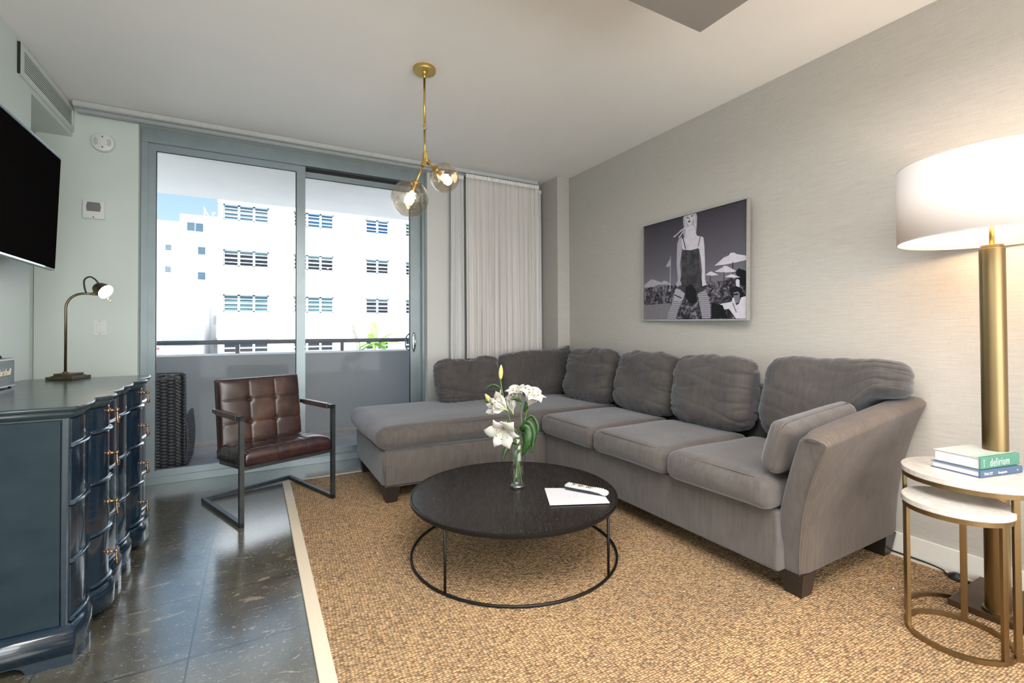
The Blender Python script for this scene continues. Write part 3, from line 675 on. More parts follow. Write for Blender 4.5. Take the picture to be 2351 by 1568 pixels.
# ------------------------------------------------------------------ rug
t = thing('sisal_rug', 'large tan woven sisal rug with a cream cloth border', 'rug', (1.49, 1.2, 0.0))
RX0, RX1, RY0, RY1 = 0.187-1.49, 2.84-1.49, -2.6-1.2, 3.935-1.2
obj('field', bbox(RX0+0.03, RX1-0.03, RY0+0.03, RY1-0.03, 0.001, 0.011), m_rug, t)
bm = B(); r0 = [(RX0, RY0), (RX1, RY0), (RX1, RY1), (RX0, RY1)]; wb = 0.054
for x0, x1, y0, y1 in ((RX0, RX0+wb, RY0, RY1), (RX1-0.02, RX1, RY0, RY1), (RX0+wb, RX1-0.02, RY1-0.028, RY1), (RX0+wb, RX1-0.02, RY0, RY0+wb)):
    box(bm, x0, x1, y0, y1, 0.0008, 0.0135)
o_ = obj('border', bm, m_bind, t); mod(o_, 'BEVEL', width=0.004, segments=2)
bm = B(); lathe(bm, [(0, 0.006), (0.004, 0.005), (0.005, 0)], 8, c=(0, 0)); tag(obj('metal_stud', bm, m_chrome, None, True, loc=(2.446, 0.995, 0.0115)), 'tiny silver metal stud lying on the rug near the side tables', 'stud')

# ------------------------------------------------------------------ cushions
def cushion_mesh(w_, h_, d_, seed=0, n=30, corner=0.13, wr=0.010, plump=0.5, sag=0.0, lift=0.0, peak=0.0):
    """pillow standing in local XZ, thickness along Y; origin at bottom centre; lift raises the lower right end"""
    bm = B(); g = {}
    def P_(u_, v, s):
        ax, av = abs(u_), abs(v)
        e_ = max(0.0, (1-ax**6)*(1-av**5))**plump
        x = u_*w_/2*(1-corner*av**4)*(1-0.02*(1-av**2)*ax**4); z = v*h_/2*(1-corner*1.1*ax**5)
        y = s*d_/2*(0.12+0.88*e_)*(1.0+0.18*(-v)*(1-av**3))
        if ax > 0.999 or av > 0.999: y = s*d_*0.06
        p = Vector((x, y, z+h_/2)); m_ = max(ax, av); edge = m_**4
        broad = nz((u_*1.4, v*1.6, s), 1.0, seed)*wr*1.3
        n1 = nz((u_*(2.6 if av > ax else 1.1), v*(2.6 if ax >= av else 1.1), s*1.5), 1.35, seed+5); crease = -(1-min(1, abs(n1)*2.6))**3*wr*0.75*edge
        n2 = nz((u_*0.9+v*0.8, v*2.2, s), 1.2, seed+11); fold = -(1-min(1, abs(n2)*2.4))**4*wr*0.95*(0.25+0.75*ax**2)
        n3 = nz((u_*3, v*2, s), 1.0, seed+17)*wr*0.45*max(0, v)**6
        p.y += s*(broad*(e_+0.05)+crease+fold); p.z += (n3*1.6+crease*0.5)*(1 if v > 0 else -1) + sag*(-(1-ax*ax))*max(0, v)**3*1.3; p.x += nz((v*1.5, s, seed), 1.0, seed)*wr*0.5*ax**6
        p.z += peak*max(0, u_)**5*max(0, v)**3 - peak*0.4*max(0, -u_)**2*max(0, v)**3; p.x += peak*0.5*max(0, u_)**5*max(0, v)**3
        if lift:
            t_ = min(1, max(0, (u_-0.02)/0.75)); t_ = t_*t_*(3-2*t_); zl = lift*t_; p.z = zl+p.z*(1-zl/h_)
        return p
    N = n
    for s in (-1, 1):
        for i in range(-N, N+1):
            for j in range(-N, N+1):
                u_ = math.sin(i/N*PI/2)*0.5+0.5*i/N; v = math.sin(j/N*PI/2)*0.5+0.5*j/N
                g[(s, i, j)] = bm.verts.new(P_(u_, v, s))
    for s in (-1, 1):
        for i in range(-N, N):
            for j in range(-N, N):
                q_ = [g[(s, i, j)], g[(s, i+1, j)], g[(s, i+1, j+1)], g[(s, i, j+1)]]
                f_ = bm.faces.new(q_ if s < 0 else q_[::-1]); f_.smooth = True
    ring = [(i, -N) for i in range(-N, N)]+[(N, j) for j in range(-N, N)]+[(i, N) for i in range(N, -N, -1)]+[(-N, j) for j in range(N, -N, -1)]
    for a, b in zip(ring, ring[1:]+ring[:1]):
        f_ = bm.faces.new((g[(-1, *a)], g[(1, *a)], g[(1, *b)], g[(-1, *b)])); f_.smooth = True
    bmesh.ops.recalc_face_normals(bm, faces=bm.faces)
    return bm
def seat_mesh(x0, x1, y0, y1, z0, z1, seed=0, r=0.045, crown=0.018, wr=0.006, n=22, front_bulge=0.02):
    """soft box cushion"""
    cx, cy, cz = (x0+x1)/2, (y0+y1)/2, (z0+z1)/2; hx, hy, hz = (x1-x0)/2, (y1-y0)/2, (z1-z0)/2
    bm = B(); bmesh.ops.create_cube(bm, size=2.0); bmesh.ops.subdivide_edges(bm, edges=bm.edges[:], cuts=n, use_grid_fill=True)
    for v in bm.verts:
        p = v.co.copy()
        def dist(a): return math.copysign(abs(a)**0.75 if abs(a) > 0 else 0, a)
        a, b, c = (dist(p.x), dist(p.y), dist(p.z))
        q = Vector((a*hx, b*hy, c*hz)); inner = Vector((max(-hx+r, min(hx-r, q.x)), max(-hy+r, min(hy-r, q.y)), max(-hz+r, min(hz-r, q.z))))
        dd = q-inner
        if dd.length > 1e-9: q = inner+dd.normalized()*min(r, dd.length if dd.length < r else r)
        u_, w_ = q.x/hx, q.y/hy
        if c > 0: q.z += crown*(1-u_**4)*(1-w_**4)
        side = 1-abs(c)
        q.x += math.copysign(front_bulge*side*(1-w_**2), q.x) if abs(u_) > 0.8 else 0
        q.y += math.copysign(front_bulge*side*(1-u_**2), q.y) if abs(w_) > 0.8 else 0
        k_ = nz(q, 3.2, seed)*wr + nz(Vector((q.x*1, q.y*1, q.z*3)), 12, seed+3)*wr*0.25
        nrm = dd.normalized() if dd.length > 1e-6 else Vector((0, 0, 1 if c > 0 else -1))
        q += nrm*k_
        v.co = q+Vector((cx, cy, cz))
    for f_ in bm.faces: f_.smooth = True
    return bm
# ------------------------------------------------------------------ sectional sofa
sofa = thing('sectional_sofa', 'large grey microfibre corner sofa with a chaise at its left end', 'sofa', (2.4, 2.6, 0))
SO = Vector((2.4, 2.6, 0))
def _wn(o_):
    if o_.name.split('.')[0] in ('base', 'chaise_base', 'back_frame'): mod(o_, 'WEIGHTED_NORMAL', keep_sharp=False, weight=100)
    return o_
def sp_(name, bm, mat, sm=True, par=None):
    bmesh.ops.translate(bm, verts=bm.verts, vec=-SO); return _wn(obj(name, bm, mat, par or sofa, sm))
def softbox(x0, x1, y0, y1, z0, z1, r=0.02):
    bm = bbox(x0, x1, y0, y1, z0, z1, r, 4); return bm
# long base and chaise base
sp_('base', softbox(1.945, 2.84, 1.20, 4.08, 0.115, 0.372, 0.018), m_sofa)
bm = B(); prism(bm, [(0.735, 3.075), (1.955, 2.985), (1.955, 4.075), (0.735, 3.985)], 0.115, 0.365); bmesh.ops.bevel(bm, geom=bm.edges[:], offset=0.02, segments=4, affect='EDGES'); sp_('chaise_base', bm, m_sofa)
# seat cushions
for i, (y0, y1) in enumerate(((1.20, 1.765), (1.77, 2.375), (2.38, 2.985))):
    c = sp_('seat_cushion', seat_mesh(1.885, 2.62, y0+0.002, y1-0.002, 0.373, 0.512, i+1), m_sofa)
    bm = B(); xf, z = 1.893, 0.500
    tube(bm, [(xf+0.03, y0+0.05, z+0.010), (xf+0.012, y0+0.08, z+0.008), (xf+0.010, y1-0.08, z+0.008), (xf+0.03, y1-0.05, z+0.010)], 0.0022, 6); sp_('seam', bm, m_seam, True, c)
bm = seat_mesh(0.70, 2.70, 2.998, 4.05, 0.366, 0.515, 9, r=0.06, crown=0.022, n=34, front_bulge=0.03)
for v in bm.verts:   # the chaise front runs slightly askew
    s = (v.co.x-0.70)/2.0; k_ = max(0, (3.55-v.co.y)/0.55); v.co.y += (1-s)*0.055*min(1, k_)
c = sp_('chaise_cushion', bm, m_sofa)
bm = B(); tube(bm, [(0.78, 3.075, 0.498), (1.2, 3.058, 0.508), (1.86, 3.020, 0.508)], 0.0022, 6); tube(bm, [(0.80, 3.02+0.04, 0.378), (1.9, 2.995, 0.378)], 0.002, 6); sp_('seam', bm, m_seam, True, c)
# back frames
sp_('back_frame', softbox(2.70, 2.85, 1.16, 3.94, 0.30, 0.80, 0.03), m_cushion)
sp_('back_frame', softbox(1.56, 2.70, 4.00, 4.10, 0.30, 0.76, 0.03), m_cushion)
# right arm: flared, sloping up to the back
rings = []
for i in range(15):
    s = i/14; x = 1.995+0.87*s; ins = 0.0
    e_ = 0.0
    if s < 0.03: e_ = 0.012
    if s > 0.97: e_ = 0.012
    zt = 0.735+0.085*(s**0.8); yo = 1.125+0.01*s; oo = 0.955+0.045*s; io = 1.085+0.05*s
    out = []
    for q in range(9):   # outer side bottom->top
        f_ = q/8; y = yo+(oo-yo)*(f_**2.0)-e_*-1; out.append((x - (0.11*(f_**1.6))*(1-s)**2 , y, 0.115+(zt-0.03-0.115)*f_))
    top = []
    for q in range(5):
        a = q/4; y = oo+0.022+e_+(io-oo-0.045-2*e_)*a; top.append((x-0.115*(1-s)**2, y, zt+0.006*math.sin(PI*a)-0.004-e_))
    inn = []
    for q in range(9):
        f_ = 1-q/8; y = 1.262-e_+(io-1.262)*(f_**1.6); inn.append((x-(0.11*(f_**1.6))*(1-s)**2, y, 0.115+(zt-0.03-0.115)*f_))
    rings.append(out+top+inn)
bm = B(); loft(bm, rings)
bm.normal_update()
for f_ in bm.faces:
    if f_.normal.x < -0.6: f_.material_index = 1
o_ = sp_('arm', bm, [m_sofastripe, m_sofa]); mod(o_, 'BEVEL', width=0.012, segments=3, limit_method='ANGLE', angle_limit=math.radians(50))
r0 = rings[0]
bm = B(); tube(bm, [Vector(p)+Vector((-0.002, 0, 0)) for p in catmull(r0[0:9]+r0[9:14], 2)], 0.0018, 6, cap=True); sp_('seam', bm, m_seam, True)
# tapered block legs
def leg_at(x, y, s=0.052, h=0.118):
    bm = B(); a = s; b = s*0.68
    loft(bm, [[(x-b, y-b, 0.0115), (x+b, y-b, 0.0115), (x+b, y+b, 0.0115), (x-b, y+b, 0.0115)], [(x-a, y-a, h), (x+a, y-a, h), (x+a, y+a, h), (x-a, y+a, h)]], smooth=False); return bm
for x, y in ((2.055, 1.180), (2.79, 1.19), (0.80, 3.14), (0.80, 3.90), (2.79, 3.98)):
    sp_('leg', leg_at(x, y), m_darkwood, False)
# loose cushions
def cushion(label, cx, cy, zb, w_, h_, d_, face, lean, roll=0.0, seed=0, mat=None, cat='cushion', grp=None, name='back_cushion', **kw):
    o_ = obj(name, cushion_mesh(w_, h_, d_, seed, **kw), mat or m_cushion, None, True)
    # local -Y faces the sitter; face = angle of that direction in world
    o_.rotation_mode = 'XYZ'
    Rm = Matrix.Rotation(face, 4, 'Z') @ Matrix.Rotation(-lean, 4, 'X') @ Matrix.Rotation(roll, 4, 'Y')
    o_.matrix_world = Matrix.Translation((cx, cy, zb)) @ Rm
    return tag(o_, label, cat, grp)
G = 'loose back cushions of the corner sofa'
SW = -PI/2   # facing -x
cushion('widest grey back cushion, its right end resting on the sofa arm', 2.60, 1.350, 0.512, 0.70, 0.50, 0.25, SW, 0.20, 0.0, 1, grp=G, wr=0.013, sag=0.012, lift=0.30)
cushion('grey back cushion with a creased right side, second from the sofa arm', 2.575, 2.03, 0.512, 0.60, 0.475, 0.25, SW, 0.20, -0.02, 2, grp=G, wr=0.022)
cushion('grey back cushion third from the sofa arm, left of the creased one', 2.59, 2.635, 0.512, 0.60, 0.475, 0.25, SW, 0.20, 0.015, 3, grp=G, wr=0.022)
cushion('dark grey back cushion turned in at the right of the corner', 2.565, 3.26, 0.515, 0.60, 0.475, 0.24, SW+0.10, 0.20, -0.03, 4, grp=G, wr=0.022)
cushion('long dark back cushion under the wallpapered column with a raised corner', 2.40, 3.79, 0.515, 0.84, 0.445, 0.23, 0.03, 0.17, -0.02, 5, grp=G, wr=0.018, corner=0.07, peak=0.05)
cushion('crumpled grey back cushion at the chaise end by the sliding door', 1.668, 3.78, 0.515, 0.63, 0.41, 0.23, 0.0, 0.15, -0.03, 6, grp=G, wr=0.030, sag=0.018)
# arm bolster
bm = seat_mesh(-0.30, 0.30, -0.05, 0.05, -0.12, 0.12, 21, r=0.045, crown=0.0, wr=0.006, front_bulge=0.01)
o_ = obj('arm_cushion', bm, m_sofa, None, True)
o_.matrix_world = Matrix.Translation((2.215, 1.205, 0.665)) @ Matrix.Rotation(0.02, 4, 'Z') @ Matrix.Rotation(-0.07, 4, 'Y') @ Matrix.Rotation(0.30, 4, 'X')
tag(o_, 'slim grey cushion wedged against the inside of the sofa arm', 'cushion')
bm = B(); tube(bm, catmull([(-0.302, -0.012, -0.10), (-0.304, -0.010, 0.0), (-0.300, -0.010, 0.09), (-0.27, -0.010, 0.120), (-0.1, -0.008, 0.123), (0.25, -0.008, 0.123)], 4), 0.0022, 6); obj('seam', bm, m_seam, o_, True)

# ------------------------------------------------------------------ coffee table
CT = (1.187, 2.138); RT = 0.53; ZT = 0.314
t = thing('coffee_table', 'round low coffee table with black wood top and thin black metal ring base', 'table', (CT[0], CT[1], 0.011))
zt = ZT-0.011
bm = B(); lathe(bm, [(0, zt-0.014), (RT-0.012, zt-0.014), (RT-0.012, zt-0.002), (0, zt-0.002)], 96, smooth=False); obj('tabletop', bm, m_tabletop, t)
bm = B(); lathe(bm, [(RT-0.0115, zt-0.020), (RT-0.002, zt-0.020), (RT, zt-0.017), (RT, zt-0.001), (RT-0.002, zt), (RT-0.006, zt), (RT-0.0115, zt-0.003), (RT-0.0115, zt-0.020)], 96); obj('rim', bm, m_blackmetal, t, True)
bm = B(); tube(bm, [((RT-0.006)*math.cos(a), (RT-0.006)*math.sin(a), 0.0075) for a in [2*PI*i/96 for i in range(96)]], 0.0065, 8, closed=True); obj('base_ring', bm, m_blackmetal, t, True)
a0 = math.atan2(1.90-CT[1], 0.709-CT[0])
for i in range(4):
    a = a0+i*PI/2; bm = B(); x, y = (RT-0.006)*math.cos(a), (RT-0.006)*math.sin(a)
    tube(bm, [(x, y, 0.004), (x, y, zt-0.015)], 0.0065, 8); obj('leg', bm, m_blackmetal, t, True)
# booklet and remote
bk = thing('booklet', 'white booklet lying on the coffee table under the remote control', 'booklet', (1.405, 1.92, ZT))
bm = B(); P4 = [(1.23, 1.864), (1.496, 1.745), (1.585, 1.93), (1.335, 2.072)]
prism(bm, [(p[0]-1.405, p[1]-1.92) for p in P4], 0.0008, 0.0055); o_ = obj('pages', bm, m_paperwhite, bk); mod(o_, 'BEVEL', width=0.001, segments=2)
bm = B(); ex_ = Vector((0.266, -0.119, 0)).normalized(); ey_ = Vector((0.105, 0.208, 0)).normalized()
for row, (s0, L_) in enumerate(((0.02, 0.03), (0.045, 0.055), (0.06, 0.045))):
    p = Vector((1.33-1.405, 1.86-1.92, 0.0057))+ey_*0.045+ex_*s0*1.0
    pts = [p + ey_*(L_*i/14) + ex_*(0.002*math.sin(i*1.9)) for i in range(15)]; tube(bm, pts, 0.0004, 4)
obj('script_lines', bm, m_ink, bk)
rm = thing('remote_control', 'light grey remote control with black underside resting on the white booklet', 'remote', (1.485, 1.915, ZT+0.0057), math.atan2(1.825-2.01, 1.535-1.43))
m_rgrey = simple('remote_grey_plastic', (0.56, 0.55, 0.53), 0.35, var=0.03); m_rblack = simple('remote_black_plastic', (0.014, 0.02, 0.028), 0.3)
def remote_ring(x, hw, z0, z1):
    out = []
    for a in range(16):
        th = 2*PI*a/16; c_, s_ = math.cos(th), math.sin(th)
        out.append((x, hw*math.copysign(abs(c_)**0.6, c_), (z0+z1)/2+(z1-z0)/2*math.copysign(abs(s_)**0.6, s_)))
    return out
bm = B(); loft(bm, [remote_ring(x, hw, 0.001, z) for x, hw, z in ((-0.108, 0.014, 0.014), (-0.104, 0.024, 0.018), (-0.05, 0.0255, 0.0185), (0.03, 0.023, 0.0185), (0.075, 0.020, 0.0185), (0.090, 0.014, 0.016))]); obj('underside', bm, m_rblack, rm, True)
bm = B(); loft(bm, [remote_ring(x, hw, z0, z) for x, hw, z0, z in ((-0.113, 0.013, 0.014, 0.022), (-0.108, 0.025, 0.013, 0.027), (-0.05, 0.0268, 0.014, 0.028), (0.03, 0.0242, 0.014, 0.028), (0.075, 0.0228, 0.010, 0.028), (0.100, 0.0235, 0.002, 0.027), (0.114, 0.018, 0.004, 0.023), (0.119, 0.009, 0.008, 0.018))]); obj('top_shell', bm, m_rgrey, rm, True)
def btn(x, y, r_, col, h_=0.0015, sy=1.0):
    bm = B(); lathe(bm, [(0, 0.0282+h_), (r_*0.8, 0.0282+h_), (r_, 0.0275), (r_, 0.026)], 12); 
    for v in bm.verts: v.co.y = v.co.y*sy+y; v.co.x += x
    obj('button', bm, col, rm, True)
m_by = simple('yellow_button', (0.65, 0.45, 0.06), 0.4); m_br = simple('red_button', (0.6, 0.09, 0.05), 0.4); m_bg = simple('pale_button', (0.72, 0.72, 0.72), 0.4); m_bgr = simple('green_button', (0.25, 0.5, 0.2), 0.4)
btn(-0.030, 0, 0.0125, m_rblack, 0.001); btn(-0.030, 0, 0.006, m_by, 0.003)
btn(-0.066, 0.0, 0.005, m_rblack); btn(-0.008, -0.011, 0.003, m_br); btn(-0.008, 0.002, 0.003, m_by); btn(-0.006, 0.010, 0.003, m_bgr)
for i in range(3):
    for s in (-1, 1): btn(0.008+i*0.010, s*0.010, 0.0042, m_rblack)
for i in range(4):
    for j in (-1, 0, 1): btn(0.052+i*0.012, j*0.012, 0.0036, m_bg)
for i in range(2):
    for j in (-1, 0, 1): btn(-0.098+i*0.012, j*0.013, 0.0036, m_bg)

# ------------------------------------------------------------------ vase with lilies
VX, VY = 1.232, 2.178
t = thing('glass_vase', 'tall clear cylinder glass vase in the middle of the coffee table', 'vase', (VX, VY, ZT))
RV = 0.045; HV = 0.262
bm = B(); lathe(bm, [(0, 0.0006), (RV-0.004, 0.0006), (RV, 0.005), (RV, HV-0.001), (RV-0.0015, HV), (RV-0.003, HV-0.001)], 64); lathe(bm, [(RV-0.003, HV-0.001), (RV-0.003, 0.016), (RV-0.010, 0.013), (0, 0.013)], 64, mi=1)
obj('cylinder', bm, [m_vase, m_vase_in], t, True)
kw_ = M('water', (1, 1, 1), 0.0); m_base = thin_glass('thick_glass_base', (0.88, 0.92, 0.90), 0.35)
bm = B(); lathe(bm, [(0, 0.002), (RV-0.006, 0.002), (RV-0.004, 0.011), (0, 0.012)], 32); obj('base', bm, m_base, t, True)
# local frame: R to the picture right, F away from the camera
Rv = Vector((0.875, -0.484, 0)); Fv = Vector((0.484, 0.875, 0)); Zv = Vector((0, 0, 1)); V0 = Vector((VX, VY, ZT))
def L3(px, py, f=0.0):   # from vase axis: right (m), height above table, depth
    return V0 + Rv*px + Zv*py + Fv*f
def petal(bm, base, axis, side, L_, W_, open_, recurve, seed, mi=0, ruffle=0.0025):
    axis = axis.normalized(); side = (side-axis*side.dot(axis)).normalized(); tang = axis.cross(side)
    n, m_ = 12, 6; g = []; p = Vector(base); ang = 0.12
    for i in range(n+1):
        s = i/n
        ang = 0.10+open_*(s**1.1)+recurve*max(0, s-0.62)**1.5*6
        if i: p = p+(axis*math.cos(ang)+side*math.sin(ang))*L_/n
        d_ = (axis*math.cos(ang)+side*math.sin(ang)); nrm = (side*math.cos(ang)-axis*math.sin(ang))
        w_ = W_*(math.sin(PI*min(1, s*0.86+0.10))**0.75)*(1.0 if s < 0.75 else (1-(s-0.75)/0.25)**0.6+0.04)
        if s < 0.2: w_ = W_*(0.22+s*2.2)
        row = []
        for j in range(m_+1):
            q = (j/m_-0.5)*2
            cup = -0.22*w_*(1-q*q)*(1-s*0.5)+0.0022*math.exp(-(q*4)**2)*-1
            rf = ruffle*math.sin(s*19+seed*2+q)*abs(q)**2
            row.append(bm.verts.new(p+tang*q*w_/2*1.0-nrm*(cup*-1)*0.6+nrm*rf))
        g.append(row)
    for i in range(n):
        for j in range(m_):
            f_ = bm.faces.new((g[i][j], g[i][j+1], g[i+1][j+1], g[i+1][j])); f_.smooth = True; f_.material_index = mi
def lily(parent, base, axis, size, seed, open_=0.95, rec=0.5, special=None):
    r_ = random.Random(seed); axis = Vector(axis).normalized(); base = Vector(base); org = Vector(parent.location)
    a = axis.cross(Vector((0, 0, 1)) if abs(axis.z) < 0.9 else Vector((1, 0, 0))).normalized(); b = axis.cross(a); off = r_.uniform(0, 1)
    bm = B()
    for i in range(6):
        th = off+i*PI/3+r_.uniform(-0.12, 0.12); sd = a*math.cos(th)+b*math.sin(th)
        petal(bm, base-org+axis*0.012+sd*0.004, axis, sd, size*(1 if i % 2 else 0.97)*r_.uniform(0.93, 1.06), size*(0.56 if i % 2 else 0.40), open_*r_.uniform(0.85, 1.15), rec*r_.uniform(0.5, 1.3), seed+i)
    fl_ = obj('flower', bm, m_petal, parent, True); mod(fl_, 'SOLIDIFY', thickness=0.0007, offset=0)
    bm = B(); o0 = base-org
    tube(bm, [o0-axis*0.006, o0+axis*0.010, o0+axis*0.030], [0.003, 0.006, 0.0045], 8); obj('throat', bm, m_throat, fl_, True)
    bm = B(); bm2 = B()
    for i in range(6):
        th = off+0.5+i*PI/3; sd = a*math.cos(th)+b*math.sin(th)
        p0 = o0+axis*0.015; p3 = p0+axis*size*0.62+sd*size*0.22
        pts = bez(p0, p0+axis*size*0.3, p3-axis*size*0.15, p3, 6); tube(bm, pts, 0.0008, 5)
        dr_ = (Vector((r_.uniform(-1, 1), r_.uniform(-1, 1), r_.uniform(-0.5, 0.5)))-axis*0.2).normalized(); tube(bm2, [p3-dr_*0.007, p3, p3+dr_*0.007], [0.0008, 0.0023, 0.0008], 6)
    tube(bm, [o0+axis*0.01, o0+axis*size*0.75+a*0.006, o0+axis*size*0.78+a*0.007], [0.0013, 0.0015, 0.003], 6)
    obj('stamens', bm, m_throat, fl_, True); obj('anthers', bm2, m_anther, fl_, True)
    return fl_
def leaf(parent, pts, w_, seed=0, mat=None):
    org = Vector(parent.location); P_ = [Vector(p)-org for p in catmull(pts, 5)]; n = len(P_)-1; bm = B(); g = []
    nrm0 = None
    for i, p in enumerate(P_):
        tg = (P_[min(i+1, n)]-P_[max(i-1, 0)]).normalized(); sd = tg.cross(Fv*1.0+Zv*0.2).normalized(); s = i/n
        ww = w_*math.sin(PI*(0.04+0.94*s)**0.8)**0.9; nn = sd.cross(tg)
        g.append([bm.verts.new(p+sd*q*ww/2+nn*abs(q)*ww*0.16) for q in (-1, -0.5, 0, 0.5, 1)])
    for i in range(n):
        for j in range(4):
            f_ = bm.faces.new((g[i][j], g[i][j+1], g[i+1][j+1], g[i+1][j])); f_.smooth = True
    o__ = obj('leaf', bm, mat or m_leaf, parent, True); mod(o__, 'SOLIDIFY', thickness=0.0006, offset=0); return o__
def bud(parent, p, d_, L_, r_):
    d_ = Vector(d_).normalized(); o0 = Vector(p)-Vector(parent.location); bm = B(); n = 10
    tube(bm, [o0+d_*L_*i/n for i in range(n+1)], [max(0.0008, r_*math.sin(PI*(0.12+0.86*i/n))**0.8) for i in range(n+1)], 12); obj('bud', bm, m_bud, parent, True)
def stem(parent, pts, r_=0.0028):
    org = Vector(parent.location); bm = B(); tube(bm, [Vector(p)-org for p in catmull(pts, 8)], r_, 8); obj('stem', bm, m_stem, parent, True)
GL = 'white lilies in the vase'
s1 = thing('lily_stem', 'tallest lily stem in the vase, topped by an upright closed bud', 'flower', L3(0.012, 0.013, 0.01), group=GL)
stem(s1, [L3(0.012, 0.016, 0.01), L3(0.0, 0.14, 0.0), L3(-0.018, 0.262, 0.004), L3(-0.050, 0.40, 0.0), L3(-0.078, 0.50, 0.0), L3(-0.088, 0.575, 0.0)])
bud(s1, L3(-0.088, 0.572, 0), Vector((0, 0, 1))+Rv*0.05, 0.078, 0.0125)
lily(s1, L3(-0.052, 0.405, -0.005), -Rv*0.75+Zv*0.75-Fv*0.2, 0.115, 11, 0.75, 0.25)
lily(s1, L3(-0.022, 0.385, 0.02), -Rv*0.25+Zv*1.0+Fv*0.1, 0.105, 5, 0.55, 0.4)
leaf(s1, [L3(-0.080, 0.508, 0), L3(-0.105, 0.535, -0.01), L3(-0.14, 0.540, -0.01), L3(-0.178, 0.515, -0.01)], 0.016)
leaf(s1, [L3(-0.022, 0.275, 0), L3(-0.036, 0.245, -0.03), L3(-0.062, 0.20, -0.045), L3(-0.078, 0.155, -0.05)], 0.034)
bm_ = [L3(-0.04, 0.39, 0), L3(-0.10, 0.43, -0.01), L3(-0.135, 0.445, -0.01)]
stem(s1, bm_, 0.002); bud(s1, bm_[-1], -Rv*0.6+Zv*0.85, 0.062, 0.0135)
leaf(s1, [L3(-0.125, 0.44, -0.01), L3(-0.150, 0.452, -0.015), L3(-0.182, 0.462, -0.015)], 0.014)
s2 = thing('lily_stem', 'lily stem with the drooping open bloom facing the front of the vase', 'flower', L3(-0.02, 0.013, 0.0), group=GL)
stem(s2, [L3(-0.018, 0.016, 0.0), L3(0.0, 0.14, 0.01), L3(0.008, 0.26, -0.01), L3(-0.02, 0.32, -0.03), L3(-0.06, 0.355, -0.045)])
lily(s2, L3(-0.058, 0.352, -0.045), -Fv*0.70-Zv*0.30-Rv*0.15, 0.150, 23, 1.15, 0.55)
lily(s2, L3(-0.060, 0.415, -0.03), -Rv*0.9+Zv*0.25-Fv*0.4, 0.105, 31, 0.6, 0.35)
leaf(s2, [L3(-0.03, 0.31, -0.035), L3(-0.045, 0.30, -0.05), L3(-0.035, 0.265, -0.06), L3(0.0, 0.235, -0.055)], 0.045)
leaf(s2, [L3(0.004, 0.21, -0.02), L3(-0.012, 0.175, -0.03), L3(-0.010, 0.13, -0.025)], 0.022)
s3 = thing('lily_stem', 'lily stem leaning right with the upright blooms and broad dark leaves', 'flower', L3(0.02, 0.013, 0.0), group=GL)
stem(s3, [L3(0.024, 0.016, 0.0), L3(0.008, 0.14, 0.0), L3(0.02, 0.262, 0.0), L3(0.040, 0.34, 0.0), L3(0.056, 0.425, 0.0)])
lily(s3, L3(0.055, 0.425, 0.0), Zv*1.0+Rv*0.40-Fv*0.45, 0.130, 40, 1.0, 0.8)
lily(s3, L3(0.02, 0.435, 0.03), Zv*1.0-Rv*0.25-Fv*0.3, 0.120, 52, 0.9, 0.7)
stem(s3, [L3(0.028, 0.30, 0.0), L3(0.022, 0.37, 0.015), L3(0.02, 0.437, 0.03)], 0.0023)
leaf(s3, [L3(0.018, 0.30, -0.02), L3(0.045, 0.31, -0.045), L3(0.055, 0.25, -0.055), L3(0.022, 0.17, -0.035)], 0.062)
leaf(s3, [L3(0.028, 0.315, 0.0), L3(0.06, 0.335, -0.01), L3(0.088, 0.28, -0.015), L3(0.075, 0.18, -0.02)], 0.040)
leaf(s3, [L3(0.036, 0.345, 0.0), L3(0.075, 0.375, 0.0), L3(0.108, 0.33, -0.005), L3(0.108, 0.29, -0.005), L3(0.085, 0.255, 0.0)], 0.020)
leaf(s3, [L3(0.038, 0.395, 0.0), L3(0.048, 0.425, -0.01), L3(0.044, 0.455, -0.012)], 0.024)
leaf(s3, [L3(0.022, 0.455, -0.035), L3(-0.008, 0.474, -0.05), L3(-0.032, 0.468, -0.05)], 0.018)

# ------------------------------------------------------------------ leather cantilever armchair
CO = Vector((-0.065, 3.175, 0)); ca = math.atan2(0.206, 0.538)
ch = thing('leather_armchair', 'dark brown tufted leather armchair on a square steel cantilever frame', 'chair', CO, ca)
CW, CD, AH = 0.572, 0.645, 0.645; q = 0.0125
def bar(bm, a, b, r_=q):
    """square bar between two points"""
    a, b = Vector(a), Vector(b); d_ = (b-a).normalized(); s_ = d_.cross(Vector((0, 0, 1)))
    s_ = Vector((1, 0, 0)) if s_.length < 0.1 else s_.normalized(); u_ = d_.cross(s_)
    a = a-d_*r_; b = b+d_*r_
    loft(bm, [[a+s_*r_+u_*r_, a-s_*r_+u_*r_, a-s_*r_-u_*r_, a+s_*r_-u_*r_], [b+s_*r_+u_*r_, b-s_*r_+u_*r_, b-s_*r_-u_*r_, b+s_*r_-u_*r_]], smooth=False)
for x in (0, CW):
    zf = 0.0135 if x == 0 else 0.026
    bm = B(); bar(bm, (x, 0, zf), (x, 0, AH-0.012)); obj('leg', bm, m_steel, ch)
    bm = B(); bar(bm, (x, 0, zf), (x, CD, zf)); obj('floor_runner', bm, m_steel, ch)
    bm = B(); bar(bm, (x, 0, AH-0.012), (x, 0.44, AH-0.012)); obj('armrest', bm, m_steel, ch)
    bm = B(); box(bm, x-0.016, x+0.016, 0.055, 0.40, AH-0.030, AH+0.004); o_ = obj('armrest_wrap', bm, m_leather, ch); mod(o_, 'BEVEL', width=0.004, segments=2)
